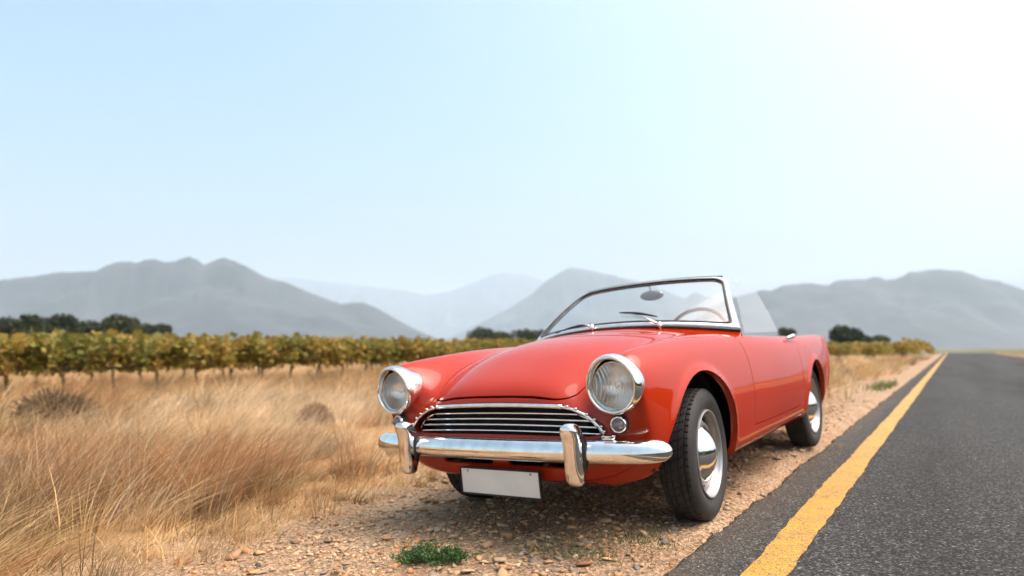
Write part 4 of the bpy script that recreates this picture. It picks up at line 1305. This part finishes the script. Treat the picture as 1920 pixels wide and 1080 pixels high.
dens = sm(edgeX(Y) - .25, edgeX(Y) + .25, X) * (.45 + .55 * sm(.35, .6, fbm(X * 2.5, Y * 2.5, 41, 3))) * (1 - .75 * sm(-1.25, -.95, X)) * (1 - .6 * sm(5, 10, Y))
k = rng.random(NP) < dens
X, Y = X[k], Y[k]
Xg = -.84 + np.abs(rng.normal(0, .10, NG)); Yg = rng.uniform(1.5, 11, NG)
X = np.concatenate([X, Xg]); Y = np.concatenate([Y, Yg])
S = .0078 * np.exp(rng.normal(0, .60, len(X))) + .001
S = np.clip(S, .0035, .042)
S[-NG:] = .0022 + .0035 * rng.random(NG) ** 3
Z = terrain(X, Y)
Z[-NG:] = 0.001
app = S / np.sqrt(X * X + Y * Y)
order = np.argsort(-app)
rots = rng.random((len(X), 3)) * np.array([.5, .5, 2 * pi]) - np.array([.25, .25, 0])
def near_wheel(x, y):
    return False
for i in order[:285]:
    o = bpy.data.objects.new('stone', SMESH[int(rng.integers(0, 10))])
    o.location = (X[i], Y[i], Z[i] + S[i] * .18); o.scale = (S[i] * 1.15, S[i], S[i] * .72); o.rotation_euler = rots[i]
    link(o, ground)
rest = order[285:]
Vs, Fs, Cs, off = [], [], [], 0
for k in range(10):
    sel = rest[rng.permutation(len(rest))[:0]] if False else rest[k::10]
    v_, f_ = GEO[k]
    a = rots[sel][:, 2]
    ca, sa = np.cos(a), np.sin(a)
    P = v_[None] * S[sel][:, None, None]
    PX = P[..., 0] * ca[:, None] - P[..., 1] * sa[:, None]; PY = P[..., 0] * sa[:, None] + P[..., 1] * ca[:, None]
    W_ = np.stack([PX + X[sel][:, None], PY + Y[sel][:, None], P[..., 2] + (Z[sel] + S[sel] * .15)[:, None]], -1)
    nvv = len(v_)
    Vs.append(W_.reshape(-1, 3))
    Fs.append((f_[None] + (np.arange(len(sel)) * nvv)[:, None, None] + off).reshape(-1, 3)); off += len(sel) * nvv
    cc = SC[rng.integers(0, 10, len(sel))] * (.75 + .55 * rng.random(len(sel)))[:, None]
    Cs.append(np.repeat(cc, nvv, 0))
tag(mesh_np('gravel', np.concatenate(Vs), np.concatenate(Fs), M['stone'], col=np.concatenate(Cs)), kind='stuff')
# rocks worth naming
def rock(x, y, s, ry, geo, col, label, zs=.8, flat=(1, 1, 1)):
    v_, f_ = GEO[geo]
    z = float(terrain(np.array([x]), np.array([y]))[0])
    o = mesh_np('rock', v_ * np.array(flat) * s, f_, M['stone'], col=np.tile(np.array(col), (len(v_), 1)))
    o.location = (x, y, z + s * .16 * flat[2]); o.rotation_euler = (.06, -.08, ry)
    return tag(o, label, 'rock')
rock(-1.64, 2.31, .040, .9, 1, (.38, .28, .185), 'largest pale tan rock, on the gravel below the number plate')
rock(-2.56, 1.77, .075, 2.3, 4, (.36, .26, .175), 'long flat tan slab at the edge of the grass', flat=(1.25, .6, .7))
rock(-2.33, 1.72, .026, .3, 5, (.085, .09, .10), 'dark blue-grey rock at the bottom of the gravel, left of the weed')
rock(-2.06, 2.53, .034, 1.4, 0, (.40, .30, .20), 'blocky tan rock left of the near end of the number plate')
rock(-1.62, 2.06, .020, .2, 7, (.40, .29, .18), 'pointed light tan rock just behind the weed')
rock(-.985, 2.31, .028, 2.0, 2, (.17, .17, .17), 'flat grey rock beside the asphalt edge, nearest the yellow line', flat=(1.2, .8, .8))

# ------------------------------------------------------------------ vineyard
VCOL = np.array([1.0, 1.03, .98]) * np.array([(.235, .185, .030), (.30, .215, .035), (.17, .165, .03), (.115, .125, .028), (.33, .20, .04), (.26, .12, .035), (.20, .185, .04)])
def leaves(n, P0, size, cols, flat=.5):
    d = rng.normal(size=(n, 3)); d[:, 2] *= flat; d /= np.linalg.norm(d, axis=1)[:, None]
    s_ = np.cross(d, rng.normal(size=(n, 3))); s_ /= np.linalg.norm(s_, axis=1)[:, None] + 1e-9
    L = (size * (.6 + .8 * rng.random(n)))[:, None]
    V = np.stack([P0 - d * L * .5, P0 + s_ * L * .45, P0 + d * L * .5, P0 - s_ * L * .45], 1).reshape(-1, 3)
    return V, np.arange(n * 4).reshape(n, 4), np.repeat(cols, 4, 0)
def vine_meshes(kind, n=820):
    r = rng
    # shoots: arcs rising from the cordon and hanging out
    ns = 26
    i = r.integers(0, ns, n)
    sy = np.linspace(-.62, .62, ns) + r.normal(0, .05, ns); sh = .62 + .55 * r.random(ns); sx = r.normal(0, .26, ns)
    t = r.random(n) ** .8
    P = np.stack([sx[i] * t * 1.5 + r.normal(0, .09, n), sy[i] + r.normal(0, .13, n), .60 + sh[i] * .82 * (1.7 * t - .85 * t * t) + r.normal(0, .05, n) - .55 * (t > .55) * r.random(n) ** 2], 1)
    P[:, 2] = np.maximum(P[:, 2], .28 + .1 * r.random(n))
    base = VCOL[r.integers(0, len(VCOL), ns)][i]
    cols = base * .65 + VCOL[r.integers(0, len(VCOL), n)] * .35
    if kind == 1: cols = cols * .6 + np.array([.11, .12, .025]) * .4
    if kind == 2: cols = cols * .7 + np.array([.34, .22, .04]) * .3
    cols = cols * (.7 + .6 * r.random(n))[:, None]
    return leaves(n, P, .125, cols)
trunk_v, trunk_f = tube([(0, 0, -.05), (.02, .015, .25), (-.015, -.01, .48), (.0, .0, .66)], [.042, .032, .03, .036], 7, up=(0, 1, 0))
arm_v, arm_f = tube([(0, -.6, .68), (.01, -.3, .66), (0, 0, .64), (-.01, .3, .67), (0, .6, .68)], [.012, .018, .026, .018, .012], 6, up=(1, 0, 0))
tv, tf = join([(trunk_v, trunk_f), (arm_v, arm_f)])
PROTO = []
for kind in (0, 1, 2, 0, 1):
    e_ = empty('grape_vine')
    v_, f_, c_ = vine_meshes(kind)
    fo = mesh_np('foliage', v_, f_, M['leaf'], col=c_, parent=e_); fo['kind'] = 'stuff'
    mesh_np('trunk', tv, tf, M['bark'], parent=e_, smooth=True)
    PROTO.append(e_)
row_x = -15.6
slots = []
y = 1.5
while y < 66: slots.append((row_x + .25 * sin(y * .3), y)); y += 1.0
front_n = len(slots)
for rx_ in np.arange(-3.0, -15.0, -2.2):
    for q in range(6): slots.append((rx_, 54 + .25 * abs(rx_) + q * 1.2))
for kx in (row_x - 2.3,):
    y = 1.0
    while y < 60: slots.append((kx, y)); y += 1.2
used_first = set()
for i, (x, y) in enumerate(slots):
    pi_ = int(rng.integers(0, 5))
    e_ = PROTO[pi_]
    if pi_ in used_first: e_ = copy_obj(e_)
    used_first.add(pi_)
    z = float(terrain(np.array([x]), np.array([y]))[0])
    e_.location = (x, y, z); e_.rotation_euler = (0, 0, (pi if rng.random() < .5 else 0) + rng.normal(0, .08))
    sc = rng.uniform(.84, 1.02); e_.scale = (sc, 1.0, sc * rng.uniform(.94, 1.08))
    if i < front_n: lab, grp = 'yellow-green grape vine on a dark trunk in the front row along the dry grass', 'grape vines of the front row'
    elif i < front_n + 36: lab, grp = 'golden grape vine at the road end of the rows behind the car', 'grape vines at the row ends'
    else: lab, grp = 'grape vine showing only its top behind the front row', 'grape vines of the second row'
    tag(e_, lab, 'vine', grp)
# the rest of the vineyard reads as one mass
PX, PY = [], []
for rx_ in np.arange(row_x - 4.6, -95, -2.3):
    yy = np.arange(-14, 150, .42); PX.append(np.full_like(yy, rx_)); PY.append(yy)
for rx_ in np.arange(-3.0, row_x, -2.2):
    yy = np.arange(54 + .25 * abs(rx_) + 7, 150, .42); PX.append(np.full_like(yy, rx_)); PY.append(yy)
for rx_ in (row_x, row_x - 2.3):
    yy = np.arange(66, 150, .42); PX.append(np.full_like(yy, rx_)); PY.append(yy)
PX = np.concatenate(PX); PY = np.concatenate(PY)
rep = 7
PX = np.repeat(PX, rep); PY = np.repeat(PY, rep)
n = len(PX)
P = np.stack([PX + rng.normal(0, .25, n), PY + rng.normal(0, .2, n), terrain(PX, PY) + .55 + .95 * rng.random(n) ** .8 + .25 * (vnoise(PX, PY * .8, 4) - .5)], 1)
cc = VCOL[rng.integers(0, len(VCOL), n)] * .5 + VCOL[(vnoise(PX, PY * .5, 6) * 6.99).astype(int)] * .5
v_, f_, c_ = leaves(n, P, .34, cc * (.75 + .5 * rng.random(n))[:, None])
tag(mesh_np('vineyard', v_, f_, M['leaf'], col=c_), kind='stuff')

# scrub across the road: out of the frame, but mirrored in the car's flank
n = 26000
Y = rng.uniform(-30, 24, n); X = 8.2 + np.abs(rng.normal(0, 1.6, n))
hh = (1.0 + 1.3 * fbm(Y * .35, Y * 0, 61, 3)) * np.exp(-((X - 9.4) / 2.6) ** 2)
P = np.stack([X, Y, terrain(X, Y) + hh * rng.random(n) ** .7], 1)
cc = np.array([(.05, .06, .02), (.075, .075, .026), (.10, .085, .035)])[rng.integers(0, 3, n)] * (.7 + .6 * rng.random(n))[:, None]
v_, f_, c_ = leaves(n, P, .2, cc)
tag(mesh_np('roadside_scrub', v_, f_, M['treeleaf'], col=c_), kind='stuff')

# ------------------------------------------------------------------ trees
def tree(x, y, top, wid, label, group, dark=1.0, lobes=7, n=2400):
    z0 = float(terrain(np.array([x]), np.array([y]))[0])
    H = top - z0
    o = empty('tree', (x, y, z0))
    r = rng
    a = radians(33.3)
    L = []
    for q in range(lobes):
        u_ = r.uniform(-.5, .5)
        u_ = (q + .5) / lobes - .5 + r.uniform(-.06, .06)
        L.append((u_ * wid * cos(a) + r.normal(0, .06) * wid, u_ * wid * sin(a) + r.normal(0, .12) * wid, H * (.40 + .36 * (1 - (2 * u_) ** 2) * r.random() ** .5), wid * (.21 + .10 * r.random())))
    L = np.array(L); L[0] = (0, 0, H - wid * .20, wid * .24); L[1] = (wid * .18, wid * .12, H - wid * .24, wid * .22)
    i = r.integers(0, lobes, n)
    d = r.normal(size=(n, 3)); d /= np.linalg.norm(d, axis=1)[:, None]
    rad = L[i, 3] * (.45 + .6 * r.random(n))
    P = L[i, :3] + d * rad[:, None] * np.array([1.1, 1.1, .8])
    P[:, 2] = np.clip(P[:, 2], H * .12, H * 1.02)
    cb = np.array([(.036, .050, .018), (.046, .062, .022), (.060, .070, .026), (.030, .040, .018)])
    c = cb[r.integers(0, 4, lobes)][i] * (.65 + .7 * r.random(n))[:, None] * dark
    v_, f_, c_ = leaves(n, P, wid * .075, c, 1.0)
    mesh_np('crown', v_, f_, M['treeleaf'], col=c_, parent=o)['kind'] = 'stuff'
    parts_ = [tube([(0, 0, -.2), (.05, 0, H * .25), (.0, .05, H * .5)], [wid * .035, wid * .028, wid * .02], 7, up=(0, 1, 0))]
    for q in L[1:5]:
        parts_.append(tube([(.03, 0, H * .28), (q[0] * .5, q[1] * .5, H * .42), (q[0], q[1], q[2])], [wid * .02, wid * .014, wid * .006], 5, up=(.3, 1, 0)))
    v_, f_ = join(parts_)
    mesh_np('trunk', v_, f_, M['bark'], parent=o, smooth=True)
    return tag(o, label, 'tree', group)
def t_at(px, py, depth, wpx, label, dark=1.0, lobes=7, group=None):
    q = view_pt(px, py, depth)
    tree(q[0], q[1], q[2], 1.3 * wpx * depth / F_PX, label, group, dark, lobes)
t_at(12, 593, 120, 60, 'dark green tree cut by the left edge of the picture, above the vineyard', .8)
t_at(55, 588, 122, 50, 'rounded dark tree between the leftmost tree and its twin on the vineyard horizon', .8)
t_at(112, 588, 120, 56, 'domed dark green tree second from the widest one above the vineyard', .8)
t_at(172, 600, 126, 56, 'low dark tree joined to the left side of the widest tree', .8)
t_at(224, 589, 120, 66, 'widest dark green tree with a flat top and a sheer right side, above the vines', .85)
t_at(275, 606, 210, 34, 'small grey-green tree just right of the widest dark tree', 1.1, 5)
t_at(303, 606, 214, 34, 'small grey-green bushy tree at the right end of the left tree line', 1.1, 5)
t_at(902, 613, 220, 46, 'rounded tree left in the clump beyond the red bonnet', 1.2)
t_at(940, 621, 225, 30, 'smallest tree in the gap of the clump beyond the red bonnet', 1.2, 5)
t_at(985, 616, 218, 50, 'broad tree in the clump beyond the red bonnet, next to the windscreen', 1.2)
t_at(1016, 617, 220, 30, 'thin pale tree at the right end of the clump beside the windscreen', 1.3, 5)
t_at(1470, 613, 200, 36, 'dark tree top showing over the car door just behind the side window', .9, 5)
t_at(1578, 609, 150, 66, 'dark green tree standing right behind the tail of the car', .85)
t_at(1618, 627, 260, 38, 'low grey-green tree right of the dark tree behind the tail', 1.1, 5)
t_at(1648, 627, 262, 34, 'low grey-green tree at the right end of the trees beyond the road verge', 1.1, 5)
